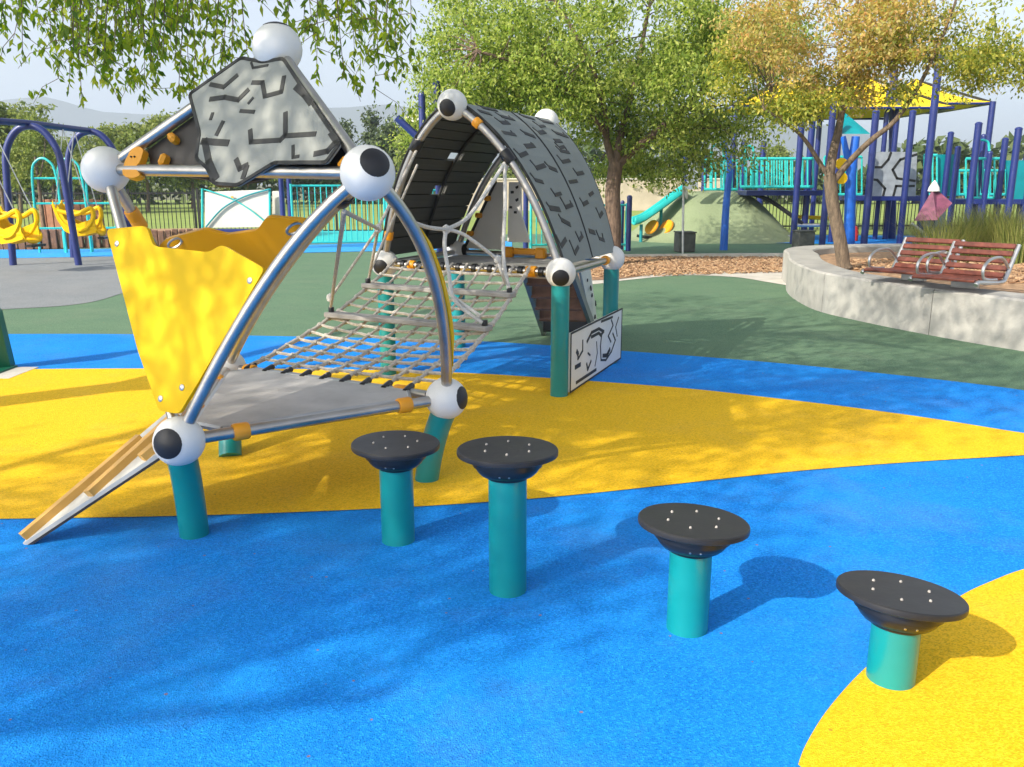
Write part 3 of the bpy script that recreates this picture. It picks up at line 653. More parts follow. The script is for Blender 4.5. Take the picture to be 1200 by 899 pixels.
kl = P(443, 268, 5.2); kl2 = aL[6] + V((0, 0, -.03))
rope([k0, kl], .010, 'rope', False); rope([kl, kl2], .010, 'rope', False)
pa, pb = PL['a'], PL['b']
rope([k0, pa[0] + V((.02, 0, .03))], .010, 'rope', False); rope([kl, pa[0] + V((.03, 0, .1))], .009, 'rope', False)
rope([kl, pb[0] + V((.03, 0, .03))], .010, 'rope', False); rope([kl2 - V((0, 0, .1)), pb[0] + V((.04, 0, .08))], .009, 'rope', False)
kr = aR[7] + V((-.02, -.02, -.04)); kn = P(523, 269, 5.0)
rope([tb[15], P(470, 253, 4.1), P(500, 266, 4.7), kn], .0115); rope([kn, P(548, 255, 5.25), P(572, 222, 5.5), kr], .0125)
kq = P(583, 304, 5.15)
rope([kr, P(592, 240, 5.5), P(590, 300, 5.35), pb[1] + V((-.03, 0, .03))], .012)
rope([kn, P(521, 288, 4.95), P(526, 320, 4.85), P(533, 352, 4.8), pa[1] + V((-.04, 0, .02))], .012); rope([kn, P(545, 276, 5.05), kq], .011); rope([kq, P(588, 320, 5.15), pb[1] + V((-.05, 0, .06))], .011)
rope([pa[1] + V((-.05, 0, .06)), P(528, 345, 4.85), P(519, 330, 4.9)], .010)
for p in (kn, kq, kl, pa[0] + V((.02, 0, .09)), kr + V((0, 0, -.03))):
    mb = MB(); mb.lathe([(.0001, -.03), (.02, -.018), (.024, 0), (.02, .018), (.0001, .03)], 8, None, p); mb.build('hand_rope_knot', 'rope_white', nb_)

# ------------------------------------------------------------------ green leg of another ride at the left edge
gb = G(-14, 436); gl = empty('green_ride_leg', (gb.x, gb.y, 0), 'dark green slanting steel leg on a grey footing at the left edge', 'ride leg')
mb = MB(); mb.slab([G(-60, 440) + V((0, 0, .02)), G(13, 433) + V((0, 0, .02)), P(-3, 366, gb.y), P(-60, 300, gb.y)], V((.2, -1, 0)), .1); mb.build('leg_plate', 'green_paint', gl)
mb = MB(); mb.box(G(-30, 436) + V((0, 0, .012)), (.5, .3, .02), None, .004); mb.build('foot_plate', 'green_paint', gl)
mb = MB(); mb.box(G(-18, 438) + V((0, 0, .004)), (.6, .4, .012)); mb.build('footing', 'path', gl)

# ------------------------------------------------------------------ curved concrete seat wall and planter
wl_px = [(921, 333), (922, 342), (933, 352), (960, 365), (1020, 379), (1080, 391), (1140, 402), (1200, 412), (1290, 428)]
outer = spline([G(x, y) for x, y in wl_px], 7); outer = [V((p.x, p.y, 0)) for p in outer]
p0 = outer[0]; back = [V((p0.x + .12, p0.y + .65, 0)), V((p0.x + .5, p0.y + 1.25, 0)), V((p0.x + 1.2, p0.y + 1.7, 0)), V((p0.x + 2.6, p0.y + 2.0, 0)), V((p0.x + 5.5, p0.y + 2.1, 0))]
path = spline(list(reversed(back)), 7)[:-1] + [back[0].lerp(p0, .5)] + outer
path = [p for i, p in enumerate(path) if i == 0 or (p - path[i - 1]).length > .02]
def offs(path, d):
    out = []
    for i, p in enumerate(path):
        t = (path[min(i + 1, len(path) - 1)] - path[max(i - 1, 0)]).normalized(); out.append(p + V((-t.y, t.x, 0)) * d)
    return out
WH, WT = .44, .42
inner = offs(path, WT)
cl = [0]
for a, b in zip(path[:-1], path[1:]): cl.append(cl[-1] + (b - a).length)
wall = empty('seat_wall', (p0.x, p0.y, 0), 'low curved pale concrete seat wall round the tree planter', 'wall')
SEG = 1.55; nseg = int(cl[-1] / SEG)
for s in range(nseg):
    lo, hi = s * cl[-1] / nseg + .004, (s + 1) * cl[-1] / nseg - .004
    def at_len(L, arr):
        for i in range(len(cl) - 1):
            if cl[i] <= L <= cl[i + 1]: return arr[i].lerp(arr[i + 1], (L - cl[i]) / (cl[i + 1] - cl[i]))
        return arr[-1]
    k = 9; vs = []; prof = [(0, 0), (0, WH - .02), (.02 / WT, WH), (1 - .02 / WT, WH), (1, WH - .02), (1, 0)]
    for i in range(k + 1):
        L = lo + (hi - lo) * i / k; a, b = at_len(L, path), at_len(L, inner)
        for f, z in prof: q = a.lerp(b, f); vs.append(V((q.x, q.y, z)))
    m = len(prof); fs = [(i * m + j, i * m + j + 1, (i + 1) * m + j + 1, (i + 1) * m + j) for i in range(k) for j in range(m - 1)] + [tuple(range(m)), tuple(reversed([k * m + j for j in range(m)]))]
    MB().add(vs, fs).build('wall_block', 'wallc', wall)
soil_poly = [(p.x, p.y) for p in offs(path, WT + .004)]
sheet('planter_soil', soil_poly + [(soil_poly[-1][0] + 1.5, soil_poly[-1][1] + .5), (9.5, 12)], .34, 'soil')
tag(chips('planter_bark_chips', [(4.2, 10.9), (4.9, 9.6), (5.9, 8.9), (7.5, 8.8), (7.5, 12.2), (4.8, 12.2)], 1800, .34, .06), 'orange bark chips inside the curved concrete planter', 'mulch')

# ------------------------------------------------------------------ two slatted benches on the wall
def bench(c, yaw, label):
    """seat with back and hoop arms; local x along the slats, y to the back"""
    t = empty('bench', c, label, 'bench', 'slatted seats on the seat wall'); Rz = Matrix.Rotation(yaw, 3, 'Z'); W = .58
    def T(p): return V(c) + Rz @ V(p)
    def curve(u):      # side profile: seat, knee, back
        return spline([(0, -.38, .09), (0, -.32, .11), (0, .0, .085), (0, .20, .08), (0, .27, .12), (0, .37, .25), (0, .48, .40)], 6)
    pr = curve(0); L = [0]
    for a, b in zip(pr[:-1], pr[1:]): L.append(L[-1] + (b - a).length)
    def pat(s):
        for i in range(len(L) - 1):
            if L[i] <= s <= L[i + 1]: f = (s - L[i]) / (L[i + 1] - L[i]); return pr[i].lerp(pr[i + 1], f), (pr[i + 1] - pr[i]).normalized()
        return pr[-1], (pr[-1] - pr[-2]).normalized()
    n = 13
    for k in range(n):
        p, d = pat(.03 + (L[-1] - .06) * k / (n - 1)); nn_ = V((1, 0, 0)).cross(d).normalized()
        M = Rz @ Matrix((V((1, 0, 0)), d, nn_)).transposed(); mb = MB(); mb.box(T(p + nn_ * .018), (W - .03, .052, .024), M, .005); mb.build('slat', 'slat', t)
    for sx in (-1, 1):
        mb = MB(); mb.tube([T(V((sx * W / 2, 0, 0)) + q) for q in pr], .02, 8); mb.build('side_frame', 'alu', t)
        mb = MB(); arm = spline([(sx * W / 2, .30, .20), (sx * W / 2, .12, .30), (sx * W / 2, -.12, .30), (sx * W / 2, -.25, .24), (sx * W / 2, -.24, .15), (sx * W / 2, -.12, .12), (sx * W / 2, .05, .11)], 6); mb.tube([T(q) for q in arm], .014, 8); mb.build('arm', 'alu', t)
    mb = MB(); mb.box(T((0, .12, .034)), (W * .4, .07, .066), Rz, .004); mb.build('mounting_foot', 'alu', t)
    return t
b1 = G(1064, 330, WH); b2 = G(1124, 339, WH)
bench(V((b1.x, b1.y, WH)), R(-50), 'red timber slatted seat with hoop arms, the one nearer the tree trunk')
bench(V((b2.x, b2.y, WH)), R(-50), 'red timber slatted seat with hoop arms, the one in front of the tall grass')

# ------------------------------------------------------------------ swings on the left
def archpts(cx, Y, wid, H, dy=0.0, n=9):
    a = [V((cx - wid / 2 - .10, Y, .0)), V((cx - wid / 2 - .02, Y, H * .6)), V((cx - wid / 2 + .05, Y, H * .84)), V((cx - wid * .18, Y, H * .985)), V((cx + wid * .18, Y, H * .985)), V((cx + wid / 2 - .05, Y, H * .84)), V((cx + wid / 2 + .02, Y, H * .6)), V((cx + wid / 2 + .10, Y, 0))]
    return spline(a, n)
f0 = G(54, 311); f1 = G(121, 302)
sw = empty('swing_set', (f0.x, f0.y, 0), 'navy blue steel swing frame with two rounded arches', 'swing set')
SH = 2.34
MB().tube(archpts(f0.x, f0.y, .95, SH), .06, 12).build('arch', 'blue', sw); MB().tube(archpts(f1.x, f1.y, .95, SH), .06, 12).build('arch', 'blue', sw)
dd = (f1 - f0); near = f0 - dd.normalized() * 3.3 + V((-.6, 0, 0))
MB().tube([V((near.x, near.y, SH + .03)), V((f0.x, f0.y, SH + .05)), V((f1.x, f1.y, SH + .02))], .055, 12).build('top_beam', 'blue', sw)
def seat(px, py, Y, yaw, label):
    c = P(px, py, Y); t = empty('bucket_swing', c, label, 'swing', 'yellow bucket swings'); Rz = Matrix.Rotation(yaw, 3, 'Z')
    T = lambda p: c + Rz @ V(p)
    # shell: lofted bucket (side profile swept across with raised rims)
    prof = [(-.36, .34), (-.30, .10), (-.20, -.14), (-.02, -.25), (.18, -.22), (.34, -.17), (.40, -.24)]
    vs = []; n = len(prof)
    for (x, z) in prof:
        for (y, dz) in ((-.22, .16), (-.19, .02), (0, 0), (.19, .02), (.22, .16)): vs.append(T((x, y, z + dz)))
    fs = [(i * 5 + j, i * 5 + j + 1, (i + 1) * 5 + j + 1, (i + 1) * 5 + j) for i in range(n - 1) for j in range(4)]
    mb = MB().add(vs, fs, True); o = mb.build('shell', 'yellow', t); sd = o.modifiers.new('s', 'SOLIDIFY'); sd.thickness = .03; sd.offset = 0; o.modifiers.new('b', 'SUBSURF').levels = 1; o.modifiers['b'].render_levels = 1
    for sy in (-1, 1):
        mb = MB(); mb.tube(spline([T((-.28, .2 * sy, .24)), T((-.02, .22 * sy, .18)), T((.12, .22 * sy, .2)), T((.30, .2 * sy, .28)), T((.33, .2 * sy, .12)), T((.2, .21 * sy, -.08)), T((.05, .22 * sy, -.12))], 5), .04, 8); mb.build('arm_rest', 'yellow', t)
        mb = MB(); mb.slab([T((x, .215 * sy, z)) for x, z in ((-.37, .36), (-.27, .34), (-.16, .08), (.05, .0), (.22, .06), (.34, .10), (.36, -.15), (.18, -.2), (-.02, -.23), (-.2, -.12), (-.31, .1))], Rz @ V((0, sy, 0)), .03); mb.build('side_wall', 'yellow', t)
        mb = MB(); top = T((0, .22 * sy, 0)); top = V((top.x * .4 + sw_beam(c.y).x * .6, top.y, SH)); mb.tube([T((-.30, .22 * sy, .30)), top], .009, 5); mb.tube([T((.28, .21 * sy, .26)), top], .009, 5); mb.build('chain', 'alu', t)
    mb = MB(); mb.box(T((.41, 0, -.26)), (.12, .34, .04), Rz, .01); mb.build('bumper', 'blackgloss', t)
    return t
def sw_beam(Y): 
    k = (Y - f0.y) / (f1.y - f0.y); return f0 + (f1 - f0) * k
seat(12, 268, f0.y - 1.3, R(-8), 'large yellow bucket swing seat cut by the left edge of the photo')
seat(93, 262, f0.y + 1.0, R(6), 'smaller yellow bucket swing seat hanging beside the blue arch leg')

# teal climber with rounded hoops behind the swings
tc_ = G(92, 296); tcl = empty('hoop_climber', (tc_.x, tc_.y, 0), 'pale teal climber of rounded hoops behind the swings', 'climber')
for dx in (-.45, .0, .5):
    w = .55; MB().tube(spline([tc_ + V((dx - w * .5, dx * .3, 0)), tc_ + V((dx - w * .45, dx * .3, 1.5)), tc_ + V((dx - w * .2, dx * .3, 1.85)), tc_ + V((dx + w * .2, dx * .3, 1.85)), tc_ + V((dx + w * .45, dx * .3, 1.5)), tc_ + V((dx + w * .5, dx * .3, 0))], 5), .024, 8).build('hoop', 'teal_light', tcl)
for z in (.5, 1.0, 1.5): MB().tube([tc_ + V((-.7, -.12, z)), tc_ + V((.75, .15, z))], .022, 6).build('rung', 'teal_light', tcl)

# timber planter and low boards behind the swings
def planter(pa_, pb_, z1, label, n):
    t = empty('timber_planter', pa_, label, 'planter'); d = (pb_ - pa_); dn = d.normalized(); nrm = V((dn.y, -dn.x, 0))
    for k in range(n):
        a = pa_ + d * (k / n) + dn * .008; b = pa_ + d * ((k + 1) / n) - dn * .008; bulge = nrm * (.5 * math.sin(math.pi * (k + .5) / n)); mb = MB(); mid = (a + b) / 2 + bulge
        mb.box(mid + V((0, 0, z1 / 2 + random.uniform(-.02, .02))), ((b - a).length, .1, z1), Matrix.Rotation(math.atan2(dn.y, dn.x), 3, 'Z'), .012); mb.build('board', 'timber', t)
    mb = MB(); mb.slab([pa_ + V((0, 0, z1 - .05)), pb_ + V((0, 0, z1 - .05)), pb_ - nrm * 1.2 + V((0, 0, z1 - .05)), pa_ - nrm * 1.2 + V((0, 0, z1 - .05))], V((0, 0, 1)), .2); mb.build('planter_soil', 'soil', t)
    return t
planter(G(-60, 291), G(130, 290), .42, 'brown timber edged planter behind the swings', 22)
planter(G(160, 287), G(228, 286), .36, 'short timber edged planter beside the black fence post', 9)
def boardwall(px0, px1, py, z1, label, n):
    a, b = G(px0, py), G(px1, py); t = empty('board_screen', a, label, 'screen')
    for k in range(n):
        p = a.lerp(b, (k + .5) / n); mb = MB(); mb.box(p + V((0, 0, z1 / 2)), ((b - a).length / n - .02, .06, z1 + random.uniform(-.03, .03)), None, .008); mb.build('board', 'terracotta', t)
    return t
boardwall(50, 124, 281, 1.0, 'terracotta board screen behind the yellow swing seat', 9)

# black picket fence along the field (cut in two things)
def fence(a, b, h, label, npost, sp=.11, m='iron', cat='fence', name='picket_fence', r=.009, pr=.04, group=None):
    t = empty(name, a, label, cat, group); d = b - a; L = d.length; dn = d.normalized(); ang = math.atan2(dn.y, dn.x); Rz = Matrix.Rotation(ang, 3, 'Z')
    for k in range(npost + 1): mb = MB(); mb.box(a + d * k / npost + V((0, 0, (h + .06) / 2)), (pr * 1.4, pr * 1.4, h + .06), Rz); mb.build('post', m, t)
    for z in (.12, h - .06): mb = MB(); mb.box(a + d / 2 + V((0, 0, z)), (L, pr * .7, .045), Rz); mb.build('rail', m, t)
    mb = MB(); n = int(L / sp)
    for k in range(n): mb.box(a + d * (k + .5) / n + V((0, 0, h / 2 + .01)), (r * 2, r * 2, h), Rz)
    o = mb.build('pickets', m, t); o['kind'] = 'stuff'; return t
fence(V((-17, 22.5, 0)), G(231, 276), 1.2, 'black metal picket fence behind the swings along the field', 5)
fence(G(231, 276) + V((.1, 0, 0)), V((-3.0, 24.2, 0)), 1.2, 'black metal picket fence continuing behind the white play panel', 3)
fence(V((6.5, 26.5, 0)), V((20, 27.5, 0)), 1.25, 'black metal picket fence seen under the far play tower', 6)

# white play panel with crossing teal arcs
q0_, q1_ = G(237, 285), G(318, 285); Yp = q0_.y
pp = empty('activity_board', q0_, 'white play panel with crossing teal arcs on a blue base bar', 'play panel')
hh_ = lambda x, y: P(x, y, Yp)
mb = MB(); mb.slab([hh_(240, 225), hh_(316, 222), hh_(316, 266), hh_(240, 267)], V((0, -1, 0)), .04); mb.build('board', 'cream', pp)
mb = MB(); mb.box((hh_(238, 271) + hh_(318, 271)) / 2 + V((0, 0, 0)), (1.42, .14, .11), None, .02); mb.build('base_bar', 'blue', pp)
for x in (237, 316): MB().tube([V((hh_(x, 280).x, Yp, 0)), hh_(x, 221)], .03, 8).build('post', 'teal_light', pp)
MB().tube([p + V((0, -.05, 0)) for p in spline([hh_(242, 266), hh_(262, 244), hh_(288, 230), hh_(316, 222)], 6)], .022, 8).build('arc', 'teal_dark', pp)
MB().tube([p + V((0, -.04, 0)) for p in spline([hh_(240, 222), hh_(270, 232), hh_(294, 246), hh_(316, 264)], 6)], .016, 8).build('arc', 'teal_light', pp)
mb = MB(); mb.box(hh_(273, 231) + V((0, -.05, 0)), (.05, .03, .04)); mb.build('knob', 'orange', pp)
pp2 = empty('small_activity_board', G(325, 283), 'small white panel with a blue foot and yellow edge board beside the blue posts', 'play panel')
Y2 = G(325, 283).y
mb = MB(); mb.slab([P(319, 224, Y2), P(331, 224, Y2), P(331, 254, Y2), P(319, 254, Y2)], V((0, -1, 0)), .04); mb.build('board', 'cream', pp2)
mb = MB(); mb.slab([P(318, 254, Y2), P(332, 254, Y2), P(332, 259, Y2), P(318, 259, Y2)], V((0, -1, 0)), .12); mb.build('foot', 'blue', pp2)
mb = MB(); mb.slab([P(311, 226, Y2 - .2), P(315, 224, Y2 - .2), P(318, 283, Y2 - .2), P(312, 283, Y2 - .2)], V((0, -1, 0)), .06); mb.build('edge_board', 'yellow', pp2)
MB().tube([V((P(325, 283, Y2).x, Y2, 0)), P(325, 258, Y2)], .03, 8).build('post', 'blue', pp2)
# blue posts and the teal railing in the middle distance
def bpost(px, ytop, ybot, label, r=.065, m='blue', group='navy blue play structure posts', cap=True):
    b = G(px, ybot); t = P(px, ytop, b.y); o = empty('blue_post', b, label, 'post', group)
    r *= .86; MB().tube([b, V((b.x, b.y, t.z))], r, 12).build('shaft', m, o)
    mb = MB(); mb.lathe([(r * 1.06, 0), (r * 1.06, .02), (r * .7, .05), (.0001, .06)], 12, None, (b.x, b.y, t.z)); mb.build('cap', m, o); return o
bpost(334, 205, 292, 'navy post right of the small white panel'); bpost(343, 206, 290, 'navy post at the left end of the teal railing')
bpost(499, 112, 318, 'tall navy post rising left of the tunnel roof'); bpost(516, 98, 316, 'tall navy post just behind the top ball of the tunnel')
bpost(616, 216, 293, 'navy post seen through the open tunnel'); bpost(736, 232, 294, 'short navy post beside the leafy tree trunk'); bpost(728, 238, 292, 'short navy post left behind the leafy tree trunk', .05)
def railing(p, q, z0, z1, label, sp=.12, m='teal_light', r=.014, cat='railing'):
    a, b = G(*p), G(*q); t = empty('teal_railing', a, label, cat); d = b - a; n = max(3, int(d.length / sp))
    for z in (z0, z1): MB().tube([a + V((0, 0, z)), b + V((0, 0, z))], r * 1.6, 8).build('rail', m, t)
    for k in range(n + 1): MB().tube([a + d * k / n + V((0, 0, z0)), a + d * k / n + V((0, 0, z1))], r, 6).build('bar', m, t)
    for k in (0, n): MB().tube([a + d * k / n, a + d * k / n + V((0, 0, z1 + .04))], r * 2, 8).build('post', m, t)
    return t
railing((345, 291), (452, 289), .12, 1.35, 'teal barred railing between the front frame and the tunnel')
railing((455, 291), (520, 288), .12, 1.25, 'teal barred railing glimpsed left of the tunnel opening')
railing((622, 294), (660, 293), .12, 1.05, 'teal barred railing seen through the tunnel opening'); railing((703, 294), (733, 293), .12, .95, 'short teal barred railing left of the leafy tree trunk')
mb = MB(); a_, b_ = G(360, 284), G(455, 283); mb.slab([a_ + V((0, 0, .02)), b_ + V((0, 0, .02)), b_ + V((0, .9, .22)), a_ + V((0, .9, .22))], V((0, -.2, 1)), .02)
tag(mb.build('teal_ramp', 'teal_light', None, a_), 'low teal sloping platform behind the teal railing', 'platform')
# white roof sail and blue arm far behind the tunnel ball
sa = P(474, 138, 30); mb = MB(); mb.slab([P(476, 137, 30), P(494, 132, 30), P(498, 142, 29), P(486, 143, 29)], V((0, -.5, 1)), .04); tag(mb.build('pale_shade_roof', 'cream', None, sa), 'small pale roof sheet beside the tall navy posts', 'roof')
mb = MB(); mb.tube([P(465, 138, 14.4), P(492, 163, 14.4)], .06, 8); tag(mb.build('slanting_blue_arm', 'blue', None, P(465, 138, 21)), 'slanting navy arm left of the tunnel roof', 'arm')

# ------------------------------------------------------------------ far playground on the right
# rubber mound
mc = G(834, 280); mb = MB(); NX, NY = 28, 18; vs = []
def mz_(u, v):
    du = max(0, abs(u) - .22) / .78; dv = max(0, abs(v) - .25) / .75; d = min(1, math.hypot(du, dv)); return 1.22 * (.5 + .5 * math.cos(math.pi * d)) ** .95
for j in range(NY + 1):
    for i in range(NX + 1):
        u = -1 + 2 * i / NX; v = -1 + 2 * j / NY; vs.append((mc.x + u * 2.35, mc.y + v * 2.2 + .3, -.02 + mz_(u, v)))
mb.add(vs, [(j * (NX + 1) + i, j * (NX + 1) + i + 1, (j + 1) * (NX + 1) + i + 1, (j + 1) * (NX + 1) + i) for j in range(NY) for i in range(NX)], True)
mb.build('mound', 'mound_rubber')['kind'] = 'structure'
mb = MB(); mb.tube(spline([P(880, 227, mc.y - .6), P(900, 234, mc.y - .8), P(924, 250, mc.y - 1.0), P(940, 262, mc.y - 1.0)], 5), .05, 8); tag(mb.build('mound_edge_rail', 'iron', None, P(880, 227, mc.y)), 'dark edging running down the right flank of the green mound', 'edging')
# slide
Ys = mc.y - .9; sl_ = empty('slide', P(760, 266, Ys), 'turquoise slide running down the left flank of the mound', 'slide')
cenl = spline([P(803, 222, Ys + .4), P(786, 234, Ys + .2), P(768, 247, Ys), P(753, 257, Ys - .15), P(742, 261, Ys - .3)], 5); vs = []
for p in cenl:
    for (dy, dz) in ((-.24, .13), (-.24, .0), (-.16, -.03), (.16, -.03), (.24, .0), (.24, .13)): vs.append(p + V((0, dy, dz)))
mb = MB().add(vs, [(i * 6 + j, i * 6 + j + 1, (i + 1) * 6 + j + 1, (i + 1) * 6 + j) for i in range(len(cenl) - 1) for j in range(5)], True); o = mb.build('chute', 'teal_light', sl_)
o.modifiers.new('s', 'SOLIDIFY').thickness = .03
MB().tube([V((cenl[-1].x + .2, cenl[-1].y, 0)), cenl[-1] + V((.2, 0, -.04))], .04, 8).build('support', 'teal_dark', sl_)
MB().tube([V((cenl[8].x, cenl[8].y, 0)), cenl[8] + V((0, 0, -.04))], .04, 8).build('support', 'teal_dark', sl_)
# yellow rocker seats by the slide
rk = G(765, 283); ro = empty('rocker', rk, 'low rocker with two yellow seats beside the slide', 'rocker')
for dx in (-.03, .34): mb = MB(); M = Matrix.Rotation(.75, 3, 'Y'); mb.lathe([(.0001, -.03), (.15, -.03), (.2, .01), (.19, .05), (.12, .03), (.0001, .02)], 14, Matrix.Rotation(-.9, 3, 'Y') @ Matrix.Rotation(.5, 3, 'X'), rk + V((dx, 0, .34))); mb.build('seat', 'orange', ro)
MB().tube(spline([rk + V((-.4, 0, .14)), rk + V((0, 0, .09)), rk + V((.35, 0, .12)), rk + V((.5, 0, .3))], 5), .035, 8).build('beam', 'core', ro); MB().tube([rk, rk + V((0, 0, .1))], .07, 8).build('spring', 'core', ro)
# thin pole and bright blue bent pole
pb0 = G(800, 297); o = empty('thin_pole', pb0, 'thin grey pole with a small round sign in front of the mound', 'pole'); MB().tube([pb0, P(801, 212, pb0.y)], .024, 8).build('shaft', 'alu', o)
mb = MB(); mb.lathe([(.0001, -.01), (.13, -.01), (.13, .01), (.0001, .01)], 16, Matrix.Rotation(R(80), 3, 'Y'), P(804, 226, pb0.y)); mb.build('sign_disc', 'cream', o)
pb1 = G(848, 293); o = empty('bent_pole', pb1, 'bright blue bent pole standing before the mound', 'pole'); MB().tube(spline([pb1, P(851, 240, pb1.y), P(855, 200, pb1.y), P(853, 180, pb1.y), P(848, 164, pb1.y)], 5), [.085 - .045 * k / 20 for k in range(21)], 12).build('shaft', 'bright_blue', o)
# stone blocks
for (x, lab) in ((804, 'dark square stone block stool left of the navy posts'), (944, 'dark square stone block stool standing between the navy posts')):
    c = G(x, 296 if x < 900 else 294); o = empty('stone_stool', c, lab, 'stool', 'square stone stools'); mb = MB(); mb.box(c + V((0, .2, .2)), (.36, .36, .4), Matrix.Rotation(.12, 3, 'Z'), .02); mb.build('block', 'stonedark', o)
    mb = MB(); mb.box(c + V((0, .2, .41)), (.385, .385, .025), Matrix.Rotation(.12, 3, 'Z'), .006); mb.build('cap', 'stonedark', o)
br_ = G(918, 283); o = empty('low_bar', br_, 'low grey balance bar with yellow rail between navy posts', 'bar'); MB().tube([P(914, 277, br_.y), P(930, 277, br_.y)], .03, 8).build('foot_bar', 'alu', o); MB().tube([P(928, 264, br_.y), P(960, 264, br_.y)], .045, 8).build('bar', 'alu', o); MB().tube([P(930, 254, br_.y + .6), P(975, 256, br_.y + .6)], .05, 8).build('rail', 'yellow', o)
# navy posts of the far play towers
posts = [(800, 184, 275, .085), (822, 184, 275, .085), (866, 167, 274, .095), (888, 168, 274, .095), (929, 133, 286, .085), (950, 128, 277, .08), (963, 118, 289, .085), (973, 136, 284, .07), (1012, 132, 289, .09), (1025, 108, 281, .07), (1037, 120, 281, .08), (1054, 132, 286, .085), (1077, 60, 290, .095), (1100, 157, 284, .08), (1110, 174, 286, .08), (1130, 146, 288, .09), (1138, 160, 283, .075), (1147, 180, 285, .075), (1163, 164, 284, .085), (1176, 152, 289, .09), (1190, 148, 284, .085), (1196, 174, 288, .09)]
PLAB = ['navy post at the left top of the slide', 'navy post between slide top and mound bridge', 'navy post at the left end of the turquoise bridge rail', 'navy post above the right side of the mound', 'navy post left of the autumn tree, before the bridge rail', 'navy post behind the left limb of the autumn tree', 'tall navy post just left of the autumn tree trunk', 'navy post hidden partly by the autumn tree trunk', 'navy post at the left edge of the grey routed panel', 'slim navy post rising behind the small green roof', 'navy post behind the left half of the grey routed panel', 'navy post behind the right half of the grey routed panel', 'tallest leaning looking navy post at the right edge of the grey panel', 'navy post above the plum roofed playhouse', 'short navy post right of the plum roof peak', 'tall navy post left of the second bench back', 'slim navy post behind the taller one over the grass', 'shortest navy post over the ornamental grass', 'navy post over the middle of the ornamental grass', 'tall navy post over the right part of the grass', 'navy post near the right edge with pale rung beside it', 'navy post cut by the right edge of the photo']
for (x, yt, yb, r), lab in zip(posts, PLAB): bpost(x, yt, yb, lab, r)
def deckbar(x0, x1, y, Y, label, m='blue', h=.12):
    a, b = P(x0, y, Y), P(x1, y, Y); mb = MB(); mb.box((a + b) / 2, ((b - a).length, 1.1, h), Matrix.Rotation(math.atan2((b - a).y, (b - a).x), 3, 'Z'), .01); return tag(mb.build('play_deck', m, None, a), label, 'deck')
Yd = G(900, 284).y
deckbar(868, 955, 226, Yd + .6, 'navy bridge deck under the turquoise rail beside the mound'); deckbar(985, 1075, 232, Yd + .4, 'navy play deck behind the grey routed panel'); deckbar(1080, 1215, 236, Yd + .2, 'navy play deck above the ornamental grass')
def barrier(x0, x1, yt, yb, Y, label, m='pale_teal_glass', bars=True, solid=False):
    t = empty('turquoise_barrier', P(x0, yb, Y), label, 'barrier')
    a, b, c, d = P(x0, yt, Y), P(x1, yt, Y), P(x1, yb, Y), P(x0, yb, Y)
    if solid: mb = MB(); mb.slab([a, b, c, d], V((0, -1, 0)), .05); mb.build('board', m, t)
    else:
        for p, q in ((a, b), (d, c)): MB().tube([p, q], .035, 8).build('rail', m, t)
        n = max(3, int((b - a).length / .13))
        for k in range(n + 1): MB().tube([a.lerp(b, k / n), d.lerp(c, k / n)], .022, 6).build('bar', m, t)
    return t
barrier(826, 864, 188, 222, Yd + .2, 'turquoise barred barrier left of the mound top'); barrier(868, 953, 186, 219, Yd - .1, 'long turquoise barred bridge rail above the mound'); barrier(868, 953, 186, 219, Yd + 1.2, 'rear turquoise bridge rail behind the front one')
barrier(966, 1010, 184, 228, Yd + .5, 'turquoise barrier behind the autumn tree trunk'); barrier(1083, 1098, 182, 228, Yd, 'turquoise barred barrier right of the tall navy post'); barrier(1098, 1124, 181, 229, Yd + .1, 'solid teal panel above the plum roofed playhouse', 'teal_dark', solid=True)
barrier(1132, 1172, 186, 232, Yd + .2, 'turquoise barred barrier above the ornamental grass'); barrier(1180, 1215, 188, 236, Yd - .1, 'solid teal panel at the right edge of the photo', 'teal_dark', solid=True)
barrier(805, 818, 188, 222, Yd + .15, 'grey board between the navy posts at the slide top', 'slate', solid=True)
barrier(1100, 1215, 200, 228, Yd + 1.6, 'rear turquoise rail beyond the teal panels', 'teal_light')
for k, (x, w, yt, yb, lab) in enumerate(((841, 7, 170, 222, 'pale turquoise hoop handrail left over the mound'), (878, 5, 171, 222, 'pale turquoise hoop handrail right over the mound'), (1150, 9, 164, 200, 'pale turquoise hoop over the ornamental grass'))):
    o = empty('hoop_handrail', P(x, yb, Yd), lab, 'handrail'); MB().tube(spline([P(x - w, yb, Yd), P(x - w, yt + 8, Yd), P(x - w * .6, yt + 1, Yd), P(x + w * .6, yt + 1, Yd), P(x + w, yt + 8, Yd), P(x + w, yb, Yd)], 5), .028, 8).build('hoop', 'teal_light', o)
# grey routed panel
gy = Yd - .15; gpo = empty('routed_panel', P(1018, 230, gy), 'grey panel with black routed curves between navy posts', 'play panel')
mb = MB(); mb.slab([P(1018, 178, gy), P(1075, 178, gy), P(1073, 230, gy), P(1018, 230, gy)], V((0, -1, 0)), .05); gb_ = mb.build('board', 'slate', gpo)
for pl in ([(1020, 196), (1033, 196), (1041, 187), (1044, 179)], [(1074, 181), (1055, 187), (1046, 199), (1051, 209), (1072, 212)], [(1019, 210), (1028, 211), (1037, 221), (1035, 229)], [(1071, 218), (1050, 218), (1047, 229)]):
    mb = MB(); ribbon_on(lambda q: P(q[0], q[1], gy), lambda q: V((0, -1, 0)), spline_px(pl) if False else pl, .055, .006, mb); mb.build('groove', 'core', gb_)
